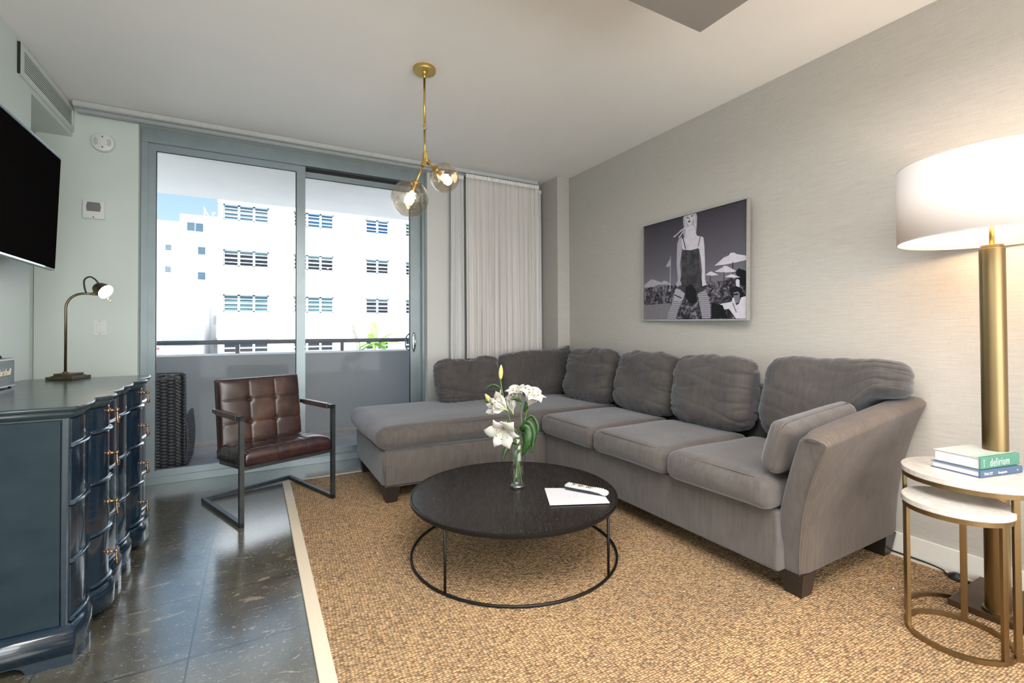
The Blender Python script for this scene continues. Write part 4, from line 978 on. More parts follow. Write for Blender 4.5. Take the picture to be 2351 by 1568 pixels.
bm = B(); bar(bm, (0, CD, 0.0135), (CW, CD, 0.026)); bar(bm, (0.01, 0.02, 0.336), (CW-0.01, 0.02, 0.336)); bar(bm, (0.03, 0.02, 0.336), (0.03, 0.40, 0.306)); bar(bm, (CW-0.03, 0.02, 0.336), (CW-0.03, 0.40, 0.306)); obj('crossbars', bm, m_steel, ch)
def tufted(name, W_, H_, T_, M4, seams_u, seams_v, buttons, seed, mat):
    nu, nv = 66, 54; bm = B(); g = []
    def hgt(u_, v):
        e_ = (max(0, 1-abs(2*u_-1)**7)*max(0, 1-abs(2*v-1)**7))**0.35
        h_ = T_*(0.5+0.5*e_)
        for a in seams_u: h_ -= 0.0035*math.exp(-((u_-a)*W_/0.006)**2)+0.0022*math.exp(-((u_-a)*W_/0.03)**2)
        for a in seams_v: h_ -= 0.0035*math.exp(-((v-a)*H_/0.006)**2)+0.0022*math.exp(-((v-a)*H_/0.03)**2)
        for a, b in buttons: h_ -= 0.011*math.exp(-(((u_-a)*W_)**2+((v-b)*H_)**2)/0.017**2)
        return h_+0.003*nz((u_*5, v*5, seed), 1)
    for j in range(nv+1):
        g.append([bm.verts.new(M4 @ Vector((W_*i/nu, H_*j/nv, hgt(i/nu, j/nv)))) for i in range(nu+1)])
    for j in range(nv):
        for i in range(nu):
            f_ = bm.faces.new((g[j][i], g[j][i+1], g[j+1][i+1], g[j+1][i])); f_.smooth = True
    # sides and back
    rim = [g[0][i] for i in range(nu+1)]+[g[j][nu] for j in range(1, nv+1)]+[g[nv][i] for i in range(nu-1, -1, -1)]+[g[j][0] for j in range(nv-1, 0, -1)]
    iM = M4.inverted(); low = []
    for v in rim:
        p = iM @ v.co; low.append(bm.verts.new(M4 @ Vector((p.x, p.y, 0.0))))
    n = len(rim)
    for i in range(n): f_ = bm.faces.new((rim[i], low[i], low[(i+1) % n], rim[(i+1) % n])); f_.smooth = True
    bm.faces.new(low[::-1]); bmesh.ops.recalc_face_normals(bm, faces=bm.faces)
    o__ = obj(name, bm, mat, ch, True)
    return o__
SM = frame((0.018, -0.012, 0.350), (1, 0, 0), (0, 1, -0.07), (0, 0.07, 1))
st_ = tufted('seat', CW-0.036, 0.47, 0.108, SM, (0.36, 0.69), (0.5,), ((0.36, 0.5), (0.69, 0.5)), 1, m_leatherseat)
BD = Vector((0, 0.15, 1)).normalized()
BM = frame((0.018, 0.445, 0.36), (1, 0, 0), BD, Vector((1, 0, 0)).cross(BD))
bk_ = tufted('backrest', CW-0.036, 0.47, 0.075, BM, (0.345, 0.655), (0.36, 0.68), ((0.345, 0.36), (0.655, 0.36), (0.345, 0.68), (0.655, 0.68)), 2, m_leather)
def seamset(W_, H_, T_, M4, su, sv, bts, par):
    bm = B(); 
    for a in su: tube(bm, [M4 @ Vector((W_*a, H_*s, T_-0.0035)) for s in [x/20 for x in range(1, 20)]], 0.0012, 5)
    for a in sv: tube(bm, [M4 @ Vector((W_*s, H_*a, T_-0.0035)) for s in [x/20 for x in range(1, 20)]], 0.0012, 5)
    obj('stitching', bm, m_stitch, par)
    for a, b in bts:
        bm = B(); lathe(bm, [(0, 0.006), (0.006, 0.005), (0.009, 0.001), (0.008, -0.002)], 14, mat=M4 @ Matrix.Translation((W_*a, H_*b, T_-0.015))); obj('button', bm, m_leather, par, True)
seamset(CW-0.036, 0.47, 0.108, SM, (0.36, 0.69), (0.5,), ((0.36, 0.5), (0.69, 0.5)), st_)
seamset(CW-0.036, 0.47, 0.075, BM, (0.345, 0.655), (0.36, 0.68), ((0.345, 0.36), (0.655, 0.36), (0.345, 0.68), (0.655, 0.68)), bk_)
bm = B(); 
for a in (0.36, 0.69): 
    p = [SM @ Vector(((CW-0.036)*a, -0.0012, z)) for z in (0.0, 0.045, 0.07)]; tube(bm, p, 0.0012, 5)
obj('front_stitching', bm, m_stitch, st_)

# ------------------------------------------------------------------ dresser
DX, DY0, DY1, DH = -0.573, 2.188, 3.488, 0.89
dr = thing('serpentine_dresser', 'glossy blue-black lacquered dresser with a wavy front against the left wall', 'dresser', (-0.85, 2.84, 0))
DO = Vector((-0.85, 2.84, 0))
def dpart(name, bm, mat, sm=False, par=None):
    bmesh.ops.translate(bm, verts=bm.verts, vec=-DO); return obj(name, bm, mat, par or dr, sm)
def prof(y, grow=0.0):
    """front x offset of the serpentine front at y"""
    half = (DY1-DY0)/2; s = ((y-DY0) % half)/half if y < DY1-1e-6 else 1.0
    if abs(y-DY1) < 1e-6: s = 1.0
    m_ = min(s, 1-s)   # symmetric halves
    if m_ < 0.345:
        t_ = m_/0.345; x = 0.022*math.sin(PI*t_)**1.0*(1-0.35*t_)+0.004*(1-t_)
    else:
        t_ = (m_-0.345)/0.155; x = -0.003+0.047*math.sin(PI/2*t_)**0.62
    return x
def ysamp(n=150): return [DY0+(DY1-DY0)*i/n for i in range(n+1)]
XB = XL+0.012
def front_poly(grow, y0=None, y1=None, n=150):
    """closed outline with the front pushed out by grow"""
    ys = [y for y in ysamp(n)]; 
    f_ = [(DX+prof(y)+grow, y) for y in ys]
    f_ = [(DX+prof(DY0)+grow, DY0-grow)]+f_[1:-1]+[(DX+prof(DY1)+grow, DY1+grow)]
    return f_+[(XB, DY1+grow), (XB, DY0-grow)]
def slab(grow, z0, z1, smf=True):
    bm = B(); poly = front_poly(grow)
    prism(bm, poly, z0, z1); return bm
# carcass (side panels, back), slightly behind the drawer fronts
bm = slab(-0.012, 0.10, DH-0.02); dpart('carcass', bm, m_lacquer)
for sg in (-1, 1):
    ye = DY0+0.0125 if sg < 0 else DY1-0.0125; ya_, yb_ = (ye-0.0105, ye) if sg < 0 else (ye, ye+0.0105)
    bm = B(); box(bm, XB+0.02, DX-0.018, ya_, yb_, 0.13, DH-0.05); o_ = dpart('side_panel', bm, m_sidelacquer); mod(o_, 'BEVEL', width=0.002, segments=2)
    bm = B(); box(bm, DX-0.015, DX+0.005, (DY0-0.001 if sg < 0 else DY1-0.013), (DY0+0.013 if sg < 0 else DY1+0.001), 0.125, DH-0.035); o_ = dpart('corner_post', bm, m_lacquer); mod(o_, 'BEVEL', width=0.004, segments=2)
# moulded top: three stacked outlines
bm = B()
def ring(grow, z): return [(p[0], p[1], z) for p in front_poly(grow)]
loft(bm, [ring(0.004, DH-0.042), ring(0.006, DH-0.034), ring(0.014, DH-0.028), ring(0.015, DH-0.024), ring(0.012, DH-0.020), ring(0.021, DH-0.014), ring(0.026, DH-0.008), ring(0.025, DH-0.003), ring(0.020, DH)], smooth=False)
for f_ in bm.faces:
    if len(f_.verts) == 4: f_.smooth = True
k = M('lacquer_top', rough=0.18); f = k.noise(1, k.coord((3, 120, 3)), 4, 0.6); k.base(k.ramp(f, [(0.3, (0.022, 0.036, 0.044)), (0.7, (0.040, 0.058, 0.066))])); k.rough(f, 0.14, 0.26); m_lactop = k.m
dpart('top', bm, [m_lactop], False)
# plinth with moulding; bracket cut-outs under the side
bm = B(); loft(bm, [ring(0.020, 0.035), ring(0.021, 0.105), ring(0.016, 0.113), ring(0.012, 0.118), ring(0.002, 0.128), ring(-0.004, 0.130)], smooth=False)
for f_ in bm.faces:
    if len(f_.verts) == 4: f_.smooth = True
dpart('plinth', bm, m_lacquer)
half = (DY1-DY0)/2
def foot(ys0, ys1, name='foot'):
    """serpentine foot following the plinth front between two y values"""
    bm = B(); n = 18; ys = [ys0+(ys1-ys0)*i/n for i in range(n+1)]
    fr = [(DX+prof(y)+0.0195, y if DY0 < y < DY1 else (DY0-0.0195 if y <= DY0 else DY1+0.0195)) for y in ys]; poly = fr+[(fr[-1][0]-0.05, fr[-1][1]), (fr[0][0]-0.05, fr[0][1])]
    prism(bm, poly, 0.0006, 0.036); return dpart(name, bm, m_lacquer)
foot(DY0, DY0+half*0.345); foot(DY0+half*0.655, DY0+half*1.345); foot(DY1-half*0.345, DY1)
# side foot and arched side apron
bm = B(); yv = DY0-0.0189
x0_, x1_ = XB, DX+0.008; w0 = x1_-0.105; w1 = x0_+0.105
ar = [(w0-0.035*(1-math.cos(PI/2*i/6)), 0.0006+0.030*math.sin(PI/2*i/6)) for i in range(7)]+[(w1+0.035*(1-math.cos(PI/2*i/6)), 0.0006+0.030*math.sin(PI/2*i/6)) for i in range(6, -1, -1)]
prism(bm, [(x1_, 0.0006)]+ar+[(x0_, 0.0006), (x0_, 0.040), (x1_, 0.040)], yv, yv+0.02, 'y'); dpart('side_apron', bm, m_lacquer)
# drawers
zr = [0.132, 0.333, 0.537, 0.741, 0.846]
def drawer(h_, j):
    ya, yb = DY0+h_*half+(0.014 if h_ == 0 else 0.005), DY0+(h_+1)*half-(0.005 if h_ == 0 else 0.014)
    z0, z1 = zr[j]+0.002, zr[j+1]-0.001; n = 80; bm = B()
    ys = [ya+(yb-ya)*i/n for i in range(n+1)]
    def rg(g_, z): return [(DX+prof(y)+g_, y, z) for y in ys]+[(DX-0.020, yb, z), (DX-0.020, ya, z)]
    # half-round bead runs along the bottom edge
    loft(bm, [rg(0.004, z0), rg(0.0105, z0+0.003), rg(0.013, z0+0.0075), rg(0.0105, z0+0.012), rg(0.004, z0+0.015), rg(0.0, z0+0.0155), rg(0.0, z1-0.003), rg(-0.003, z1)])
    d_ = dpart('drawer', bm, m_lacquer, False)
    mod(d_, 'EDGE_SPLIT', split_angle=math.radians(28))
    yc = (ya+yb)/2; zc = {0: 0.237, 1: 0.445, 2: 0.645, 3: 0.822}[j]; xk = DX+prof(yc)
    bm = B(); Mx = Matrix.Translation((xk, yc, zc)) @ Matrix.Rotation(PI/2, 4, 'Y')
    lathe(bm, [(0, -0.002), (0.011, -0.002), (0.012, 0.001), (0.009, 0.004), (0.005, 0.006), (0.0045, 0.020), (0.0075, 0.024), (0.008, 0.029), (0.005, 0.033), (0, 0.034)], 16, mat=Mx)
    tube(bm, [(xk+0.027, yc, zc-0.004), (xk+0.027, yc, zc-0.015), (xk+0.028, yc, zc-0.032), (xk+0.030, yc, zc-0.052), (xk+0.030, yc, zc-0.056)], [0.003, 0.0035, 0.005, 0.0075, 0.004], 10)
    dpart('handle', bm, m_copper, True, d_)
for h_ in (0, 1):
    for j in range(4): drawer(h_, j)
# central divider bead
bm = B(); ym = DY0+half; box(bm, DX-0.02, DX+0.010, ym-0.005, ym+0.005, 0.13, DH-0.04); dpart('centre_stile', bm, m_lacquer)

# ------------------------------------------------------------------ dresser lamp
DL = Vector((-0.893, 3.43, DH))
t = thing('desk_lamp', 'bronze desk lamp with a curved neck standing lit on the dresser', 'lamp', DL, math.atan2(-0.050, 0.123))
bm = B()
for s, z0, z1 in ((0.066, 0.0008, 0.018), (0.052, 0.018, 0.022), (0.044, 0.022, 0.034)): box(bm, -s, s, -s, s, z0, z1)
o_ = obj('base', bm, m_lampmetal, t); mod(o_, 'BEVEL', width=0.0025, segments=2)
iR = Matrix.Rotation(-math.atan2(-0.050, 0.123), 4, 'Z')
def W(x, y, z): return iR @ (Vector((x, y, z))-DL)
bm = B(); yv = 3.43
pts = [W(-0.907, yv, 0.922), W(-0.907, yv, 1.28)]+[W(-0.907+0.075*(1-math.cos(a)), yv, 1.28+0.083*math.sin(a)) for a in [PI/2*i/10 for i in range(1, 11)]]+[W(-0.790, yv, 1.363)]
tube(bm, pts, 0.0062, 12); lathe(bm, [(0, 0.034), (0.014, 0.034), (0.012, 0.039), (0.008, 0.043)], 16, c=(pts[0].x, pts[0].y)); obj('neck', bm, m_lampmetal, t, True)
bm = B(); tube(bm, [W(-0.796, yv, 1.363), W(-0.766, yv, 1.363)], 0.009, 12); obj('swivel', bm, m_brass, t, True)
hd = Vector((0.74, -0.48, -0.46)).normalized()       # the way the lamp face looks
hc = Vector((-0.755, yv-0.005, 1.388))
zax = -hd; xax = zax.cross(Vector((0, 0, 1))).normalized(); MH = Matrix.Translation(W(*hc)) @ iR @ frame((0, 0, 0), xax, zax.cross(xax), zax) @ Matrix.Scale(1.12, 4)
bm = B(); lathe(bm, [(0, 0.036), (0.012, 0.035), (0.024, 0.028), (0.031, 0.015), (0.034, 0.0), (0.037, -0.016), (0.0385, -0.026), (0.0365, -0.026), (0.032, 0.0), (0.020, 0.022), (0, 0.028)], 28, mat=MH); obj('shade', bm, m_lampmetal, t, True)
bm = B(); lathe(bm, [(0, -0.021), (0.035, -0.019)], 28, mat=MH); obj('bulb_face', bm, m_spotface, t)
bm = B(); a = MH @ Vector((0.0, -0.03, 0.0)); 
p1 = W(-0.700+0.0, yv-0.03, 1.352); tube(bm, [W(-0.722, yv-0.03, 1.338), W(-0.712, yv-0.035, 1.322)], 0.0025, 6); lathe(bm, [(0, 0.006), (0.005, 0.0), (0, -0.006)], 10, mat=Matrix.Translation(W(-0.710, yv-0.035, 1.320))); obj('switch_knob', bm, m_brass, t, True)
bm = B(); tube(bm, catmull([W(-0.822, yv, 1.366), W(-0.830, yv, 1.400), W(-0.830, yv, 1.440), W(-0.808, yv, 1.458), W(-0.785, yv, 1.445), W(-0.765, yv, 1.414)], 6), 0.0042, 8); obj('cord', bm, m_gasket, t, True)
light('desk_lamp_light', 'SPOT', hc+hd*0.03, 3.0, (1.0, 0.80, 0.55), aim=tuple(hc+hd), spot_size=2.2, spot_blend=0.6, shadow_soft_size=0.03)

# ------------------------------------------------------------------ tabletop speaker on the dresser
t = thing('portable_speaker', 'grey ribbed portable speaker at the left edge of the dresser', 'speaker', (-1.035, 2.955, DH))
obj('case', bbox(-0.035, 0.035, -0.15, 0.14, 0.006, 0.138, 0.006, 3), simple('purple_grey_vinyl', (0.20, 0.14, 0.14), 0.5), t, True)
bm = B(); box(bm, 0.034, 0.0375, -0.144, 0.130, 0.014, 0.130)
for i in range(17): z = 0.018+i*0.0067; tube(bm, [(0.0375, -0.143, z), (0.0375, 0.129, z)], 0.0018, 6)
obj('grille', bm, simple('grey_grille', (0.22, 0.26, 0.28), 0.5), t)
bm = B()
for z in (0.011, 0.133): box(bm, 0.030, 0.0385, -0.150, 0.138, z-0.003, z+0.003)
obj('trim', bm, simple('silver_trim', (0.55, 0.57, 0.6), 0.3, 0.6), t)
text('lettering', 'Marshall', 0.042, simple('cream_lettering', (0.75, 0.70, 0.52), 0.4), frame((0.0395, -0.055, 0.062), (0, 1, 0), (0, 0, 1), (1, 0, 0)), t, shear=0.35, extrude=0.0008, bold=0.0005)
bm = B()
for y in (-0.13, 0.12):
    for x in (-0.025, 0.025): lathe(bm, [(0, 0.0005), (0.006, 0.0005), (0.006, 0.007), (0, 0.007)], 10, c=(x, y))
obj('feet', bm, m_gasket, t)
bm = B(); tube(bm, catmull([(0, -0.12, 0.138), (0, -0.10, 0.152), (0, 0.0, 0.154), (0, 0.09, 0.150), (0, 0.11, 0.138)], 5), 0.003, 8); obj('carry_strap', bm, m_gasket, t, True)

# ------------------------------------------------------------------ television
t = thing('television', 'black flat-screen television mounted on the left wall above the dresser', 'television', (-0.98, 2.95, 1.49))
tilt = 0.035; MT = Matrix.Rotation(tilt, 4, 'Y')
def tv(bm): bmesh.ops.transform(bm, matrix=MT, verts=bm.verts); return bm
obj('screen', tv(bbox(0.006, 0.009, -0.545, 0.545, 0.012, 0.622, 0.0)), m_tvscreen, t)
bm = bbox(-0.016, 0.006, -0.552, 0.552, 0.0, 0.63, 0.003); obj('bezel', tv(bm), m_tvbody, t)
bm = bbox(-0.004, 0.012, -0.553, 0.40, 0.002, 0.011, 0.001); box(bm, -0.012, 0.011, -0.553, 0.553, 0.628, 0.634); obj('edge_trim', tv(bm), m_tvtrim, t)
bm = B(); loft(bm, [[(-0.016, y0, z0), (-0.016, y1, z0), (-0.016, y1, z1), (-0.016, y0, z1)] if k_ == 0 else [(-0.06, y0+0.05, z0+0.03), (-0.06, y1-0.05, z0+0.03), (-0.06, y1-0.05, z1-0.06), (-0.06, y0+0.05, z1-0.06)] for k_, (y0, y1, z0, z1) in enumerate(((-0.54, 0.54, 0.003, 0.60), (-0.54, 0.54, 0.003, 0.60)))], smooth=False); obj('back_housing', tv(bm), m_tvbody, t)
bm = bbox(-0.128, -0.055, -0.15, 0.15, 0.18, 0.42, 0.0); obj('wall_bracket', bm, m_blackmetal, t)

# ------------------------------------------------------------------ pendant lamp
PX, PY = 0.893, 2.692
t = thing('pendant_lamp', 'brass pendant lamp with two blown glass globes hanging from the ceiling', 'lamp', (PX, PY, ZC))
def pl(p): return Vector(p)-Vector((PX, PY, ZC))
bm = B(); lathe(bm, [(0, -0.0005), (0.066, -0.0005), (0.067, -0.003), (0.067, -0.020), (0.065, -0.023), (0, -0.023)], 48); obj('canopy', bm, m_brass, t, True)
bm = B(); lathe(bm, [(0.016, -0.022), (0.016, -0.028), (0.010, -0.034), (0.012, -0.038), (0.009, -0.055), (0.007, -0.058)], 20); tube(bm, [pl((PX, PY, 2.68)), pl((PX, PY, 2.395))], 0.0068, 12); lathe(bm, [(0.0068, -0.335), (0.009, -0.337), (0.009, -0.341), (0.006, -0.345)], 16); obj('upper_rod', bm, m_brass, t, True)
bm = B(); tube(bm, [pl((PX+0.010*math.cos(a), PY, 2.366+0.012*math.sin(a))) for a in [2*PI*i/16 for i in range(16)]], 0.0028, 8, closed=True)
tube(bm, [pl((PX, PY+0.009*math.cos(a), 2.384+0.010*math.sin(a))) for a in [2*PI*i/16 for i in range(16)]], 0.0028, 8, closed=True); obj('ring_joint', bm, m_brass, t, True)
bm = B(); tube(bm, [pl((PX, PY, 2.354)), pl((PX+0.003, PY, 2.19))], 0.0068, 12); obj('lower_rod', bm, m_brass, t, True)
hub = Vector((PX+0.004, PY, 2.175)); g1c = Vector((0.793, 2.66, 1.920)); g2c = Vector((1.045, 2.76, 2.108)); R1, R2 = 0.108, 0.092
d1 = (g1c-hub).normalized(); d2 = (g2c-hub).normalized()
bm = B(); bar(bm, pl(hub+Vector((0, 0, 0.03))), pl(hub), 0.0125); bar(bm, pl(hub), pl(hub+d1*0.035), 0.0115); bar(bm, pl(hub), pl(hub+d2*0.028), 0.0115); o_ = obj('hub', bm, m_brass, t); mod(o_, 'BEVEL', width=0.0025, segments=2)
def globe(c, d_, R_, armlen, seed):
    top = c-d_*R_
    bm = B(); tube(bm, [pl(hub+d_*0.02), pl(top-d_*0.0)], 0.0062, 10); obj('arm', bm, m_brass, t, True)
    zx = -d_; xx = zx.cross(Vector((0, 1, 0.3))).normalized(); MG = Matrix.Translation(pl(c)) @ frame((0, 0, 0), xx, zx.cross(xx), zx)
    bm = B(); lathe(bm, [(0, R_+0.002), (R_*0.26, R_-0.002), (R_*0.28, R_-0.008), (R_*0.26, R_-0.012), (0, R_-0.012)], 24, mat=MG); obj('cap', bm, m_brass, t, True)
    bm = B(); lathe(bm, [(0.013, R_-0.012), (0.014, R_-0.055), (0.012, R_-0.06), (0, R_-0.06)], 18, mat=MG); obj('socket', bm, m_brass, t, True)
    bm = B(); prf = []
    for i in range(25):
        a = 0.27+(PI-0.27)*i/24; r_ = R_*math.sin(a); z = R_*math.cos(a)
        prf.append((max(0, r_), z))
    lathe(bm, prf, 48)
    dent = (Vector((-0.6, -0.5, -0.75))).normalized()
    for v in bm.verts:   # hand-blown dimple near the open end
        n = v.co.normalized(); kk = math.exp(-((n-dent).length/0.42)**2); v.co *= 1-0.20*kk+0.06*math.exp(-((n-dent).length-0.55)**2/0.03)
    bmesh.ops.transform(bm, matrix=MG, verts=bm.verts); g_ = obj('glass_globe', bm, m_globe, t, True)
    bm = B(); lathe(bm, [(0.010, R_-0.06), (0.020, R_-0.085), (0.029, R_-0.115), (0.024, R_-0.140), (0.010, R_-0.150), (0, R_-0.152)], 20, mat=MG); b_ = obj('bulb', bm, m_bulbglass, t, True)
    bm = B()
    for k_ in range(5):
        a = k_*2*PI/5; tube(bm, [MG @ Vector((0.006*math.cos(a), 0.006*math.sin(a), R_-0.075)), MG @ Vector((0.010*math.cos(a+.3), 0.010*math.sin(a+.3), R_-0.130))], 0.0011, 5)
    obj('filament', bm, m_filament, b_)
    light('pendant_bulb_light', 'POINT', c-d_*(R_-0.11)*0.3, 5.0, (1.0, 0.76, 0.54), shadow_soft_size=0.02)
m_bulbglass = emit('glowing_amber_bulb', (1.0, 0.72, 0.44), 3.0)
globe(g1c, d1, R1, 0.1, 1); globe(g2c, d2, R2, 0.1, 2)

# ------------------------------------------------------------------ framed photograph
k = M('photo_sky', rough=0.5, Specular_IOR_Level=0.1); sxn = k.n('SeparateXYZ'); k.l(k.coord(), sxn.inputs[0])
k.base(k.ramp(sxn.outputs['Z'], [(0.18, (0.205, 0.195, 0.235)), (0.42, (0.125, 0.115, 0.145)), (0.80, (0.045, 0.039, 0.052))])); m_psky = k.m
k = M('photo_crowd', rough=0.5, Specular_IOR_Level=0.1); f = k.noise(26, k.coord((1, 1, 1)), 6, 0.75, 0.8); k.base(k.ramp(f, [(0.42, (0.016, 0.013, 0.018)), (0.52, (0.07, 0.065, 0.08)), (0.60, (0.30, 0.28, 0.33)), (0.66, (0.08, 0.07, 0.09))])); m_pcrowd = k.m
def ph(n, v, rough=0.5, var=0.1, sc_=40): return simple('photo_'+n, (v*0.97, v*0.93, v*1.06), rough, var=var, scale=sc_, Specular_IOR_Level=0.1)
m_pw, m_plg, m_pg, m_pdg, m_pb = ph('white', 0.62), ph('light_grey', 0.40), ph('grey', 0.20), ph('dark_grey', 0.055, var=0.5, sc_=25), ph('black', 0.014)
k = M('photo_fishnet', rough=0.5, Specular_IOR_Level=0.1); ck = k.n('TexChecker'); k.l(k.coord((1, 115, 95), (0.78, 0, 0)), ck.inputs['Vector']); ck.inputs['Scale'].default_value = 1.0; ck.inputs['Color1'].default_value = (0.42, 0.40, 0.46, 1); ck.inputs['Color2'].default_value = (0.16, 0.15, 0.18, 1); k.base(ck.outputs['Color']); m_pnet = k.m
# homography from the crop coordinates the shapes were noted in
import itertools
def homog(src, dst):
    A = []
    for (x, y), (u_, v) in zip(src, dst):
        A.append([x, y, 1, 0, 0, 0, -u_*x, -u_*y, u_]); A.append([0, 0, 0, x, y, 1, -v*x, -v*y, v])
    n = 8
    for i in range(n):
        p = max(range(i, n), key=lambda r_: abs(A[r_][i])); A[i], A[p] = A[p], A[i]
        for r_ in range(n):
            if r_ != i:
                f_ = A[r_][i]/A[i][i]; A[r_] = [a-f_*b for a, b in zip(A[r_], A[i])]
    h_ = [A[i][8]/A[i][i] for i in range(8)]+[1]
    return lambda x, y: ((h_[0]*x+h_[1]*y+h_[2])/(h_[6]*x+h_[7]*y+h_[8]), (h_[3]*x+h_[4]*y+h_[5])/(h_[6]*x+h_[7]*y+h_[8]))
HM = homog([(165, 472), (1255, 135), (1262, 1427), (160, 1392)], [(0, 1), (1, 1), (1, 0), (0, 0)])
PL = Vector((2.862, 2.885, 1.222)); PRt = Vector((2.800, 1.895, 1.205)); PW = (PRt-PL).length; PHt = 0.790
pd = (PRt-PL).normalized(); pn = Vector((0, 0, 1)).cross(pd)*-1
if pn.x > 0: pn = -pn
pu = Vector((0, 0, 1)); pu = (pu-pd*pu.dot(pd)).normalized()
t = thing('framed_photograph', 'black and white photograph of a woman on a beach terrace in a thin silver frame', 'picture', PL)
FM = frame((0, 0, 0), pd, pu, pd.cross(pu))   # local x along width, y up, z out of the wall
if (pd.cross(pu)).dot(Vector((-1, 0, 0))) < 0: ZS = -1
else: ZS = 1
def pic(name, poly, z0, z1, mat, par=None, raw=False, bev=0):
    bm = B(); pts = poly if raw else [(HM(x, y)[0]*PW, HM(x, y)[1]*PHt) for x, y in poly]
    pts = [(min(max(a, 0.006), PW-0.006), min(max(b, 0.006), PHt-0.006)) for a, b in pts] if not raw else pts
    a = [bm.verts.new(FM @ Vector((p[0], p[1], ZS*z0))) for p in pts]; b = [bm.verts.new(FM @ Vector((p[0], p[1], ZS*z1))) for p in pts]
    n = len(pts); bm.faces.new(a); bm.faces.new(b[::-1])
    for i in range(n): bm.faces.new((a[i], b[i], b[(i+1) % n], a[(i+1) % n]))
    bmesh.ops.recalc_face_normals(bm, faces=bm.faces); bmesh.ops.triangulate(bm, faces=[f_ for f_ in bm.faces if len(f_.verts) > 4])
    return obj(name, bm, mat, par or t)
m_frame = simple('silver_frame', (0.60, 0.58, 0.55), 0.3, 0.8)
def fr(x0, x1, y0, y1): return [(x0, y0), (x1, y0), (x1, y1), (x0, y1)]
for q4 in (fr(0, PW, 0, 0.007), fr(0, PW, PHt-0.007, PHt), fr(0, 0.007, 0.007, PHt-0.007), fr(PW-0.007, PW, 0.007, PHt-0.007)): pic('frame', q4, -0.004, 0.024, m_frame, raw=True)
pr = pic('print', fr(0.006, PW-0.006, 0.006, PHt-0.006), 0.004, 0.012, m_psky, raw=True)
Z = [0.0122]
def lay(name, poly, mat):
    Z[0] += 0.00012; return pic(name, poly, Z[0]-0.0001, Z[0], mat, pr)
lay('crowd', [(168, 1075), (300, 1062), (440, 1046), (560, 1040), (800, 1015), (1000, 1005), (1120, 900), (1160, 872), (1240, 905), (1245, 1410), (168, 1385)], m_pcrowd)
lay('terrace', [(168, 1240), (430, 1225), (420, 1390), (168, 1385)], m_pg)
lay('trees', [(1120, 905), (1150, 875), (1240, 910), (1240, 1070), (1140, 1040)], m_pb)
for up_, pole in (([(885, 850), (985, 765), (1040, 742), (1060, 715), (1100, 712), (1125, 728), (1238, 742), (1238, 786), (1085, 822), (985, 840)], (1076, 815, 1090, 1065)),
    ([(885, 912), (975, 865), (985, 850), (1020, 852), (1125, 905), (1085, 916), (1000, 920)], (983, 915, 993, 1010)), ([(790, 945), (830, 915), (850, 908), (930, 945), (850, 954)], (836, 950, 844, 1020)), ([(995, 965), (1075, 935), (1170, 970), (1085, 975)], (1070, 970, 1076, 1040)),
    ([(172, 1070), (172, 1042), (235, 990), (260, 990), (350, 1022), (260, 1062)], (232, 1060, 240, 1120)), ([(310, 1042), (360, 1004), (385, 1004), (440, 1042)], (368, 1040, 375, 1100))):
    lay('umbrella', up_, m_pw if up_[0][0] > 500 else m_plg); x0, y0, x1, y1 = pole; lay('umbrella_pole', [(x0, y0), (x1, y0), (x1, y1), (x0, y1)], m_pdg)
lay('flagpole', [(428, 760), (434, 760), (430, 1110), (420, 1110)], m_plg); lay('flag', [(385, 860), (405, 820), (430, 780), (428, 850), (405, 868)], m_plg)
lay('leg_left', [(478, 1085), (585, 1110), (560, 1185), (512, 1290), (482, 1388), (398, 1386), (405, 1330), (440, 1235)], m_pnet)
lay('thigh_left', [(484, 1080), (585, 1108), (556, 1190), (528, 1215), (462, 1195), (470, 1130)], m_plg)
lay('garter', [(462, 1145), (468, 1136), (545, 1172), (540, 1184)], m_pdg)
lay('leg_right', [(708, 1135), (792, 1100), (825, 1180), (850, 1290), (848, 1395), (758, 1393), (735, 1270)], m_pnet)
lay('hair', [(556, 372), (575, 352), (620, 332), (665, 320), (692, 320), (703, 360), (700, 440), (692, 520), (640, 560), (590, 560), (562, 556), (558, 520), (565, 470), (558, 420)], m_plg)
lay('neck_and_chest', [(590, 470), (650, 440), (676, 470), (688, 520), (700, 548), (765, 560), (775, 605), (740, 650), (718, 690), (620, 700), (560, 705), (545, 660), (545, 590), (575, 560)], m_pw)
lay('arm_left', [(545, 562), (515, 585), (498, 630), (492, 830), (505, 1000), (484, 1040), (500, 1070), (540, 1066), (540, 1000), (528, 830), (548, 680)], m_plg)
lay('arm_right', [(735, 565), (765, 570), (778, 640), (785, 800), (788, 990), (806, 1040), (792, 1072), (758, 1070), (750, 1020), (756, 900), (742, 780), (725, 690)], m_pw)
lay('dress', [(545, 722), (560, 692), (640, 696), (716, 674), (722, 700), (720, 805), (742, 920), (754, 1000), (760, 1060), (806, 1046), (800, 1085), (760, 1112), (690, 1142), (600, 1150), (560, 1118), (500, 1062), (548, 1045), (530, 1000), (548, 900), (545, 800)], m_pdg)
lay('skirt_shadow', [(585, 1065), (640, 1035), (695, 1100), (705, 1225), (625, 1230), (580, 1165)], m_pb)
lay('strap', [(552, 568), (560, 566), (588, 680), (580, 690)], m_pdg); lay('strap', [(732, 556), (740, 556), (718, 650), (708, 668)], m_pdg)
lay('face', [(592, 372), (606, 350), (655, 336), (664, 360), (656, 400), (640, 436), (622, 452), (606, 440), (594, 410)], m_pw)
for q_ in ([(596, 372), (612, 362), (616, 374), (600, 384)], [(634, 352), (658, 344), (660, 354), (640, 362)], [(608, 404), (624, 398), (638, 406), (624, 420), (612, 418)], [(618, 378), (626, 376), (628, 388), (618, 390)]): lay('facial_feature', q_, m_pdg)
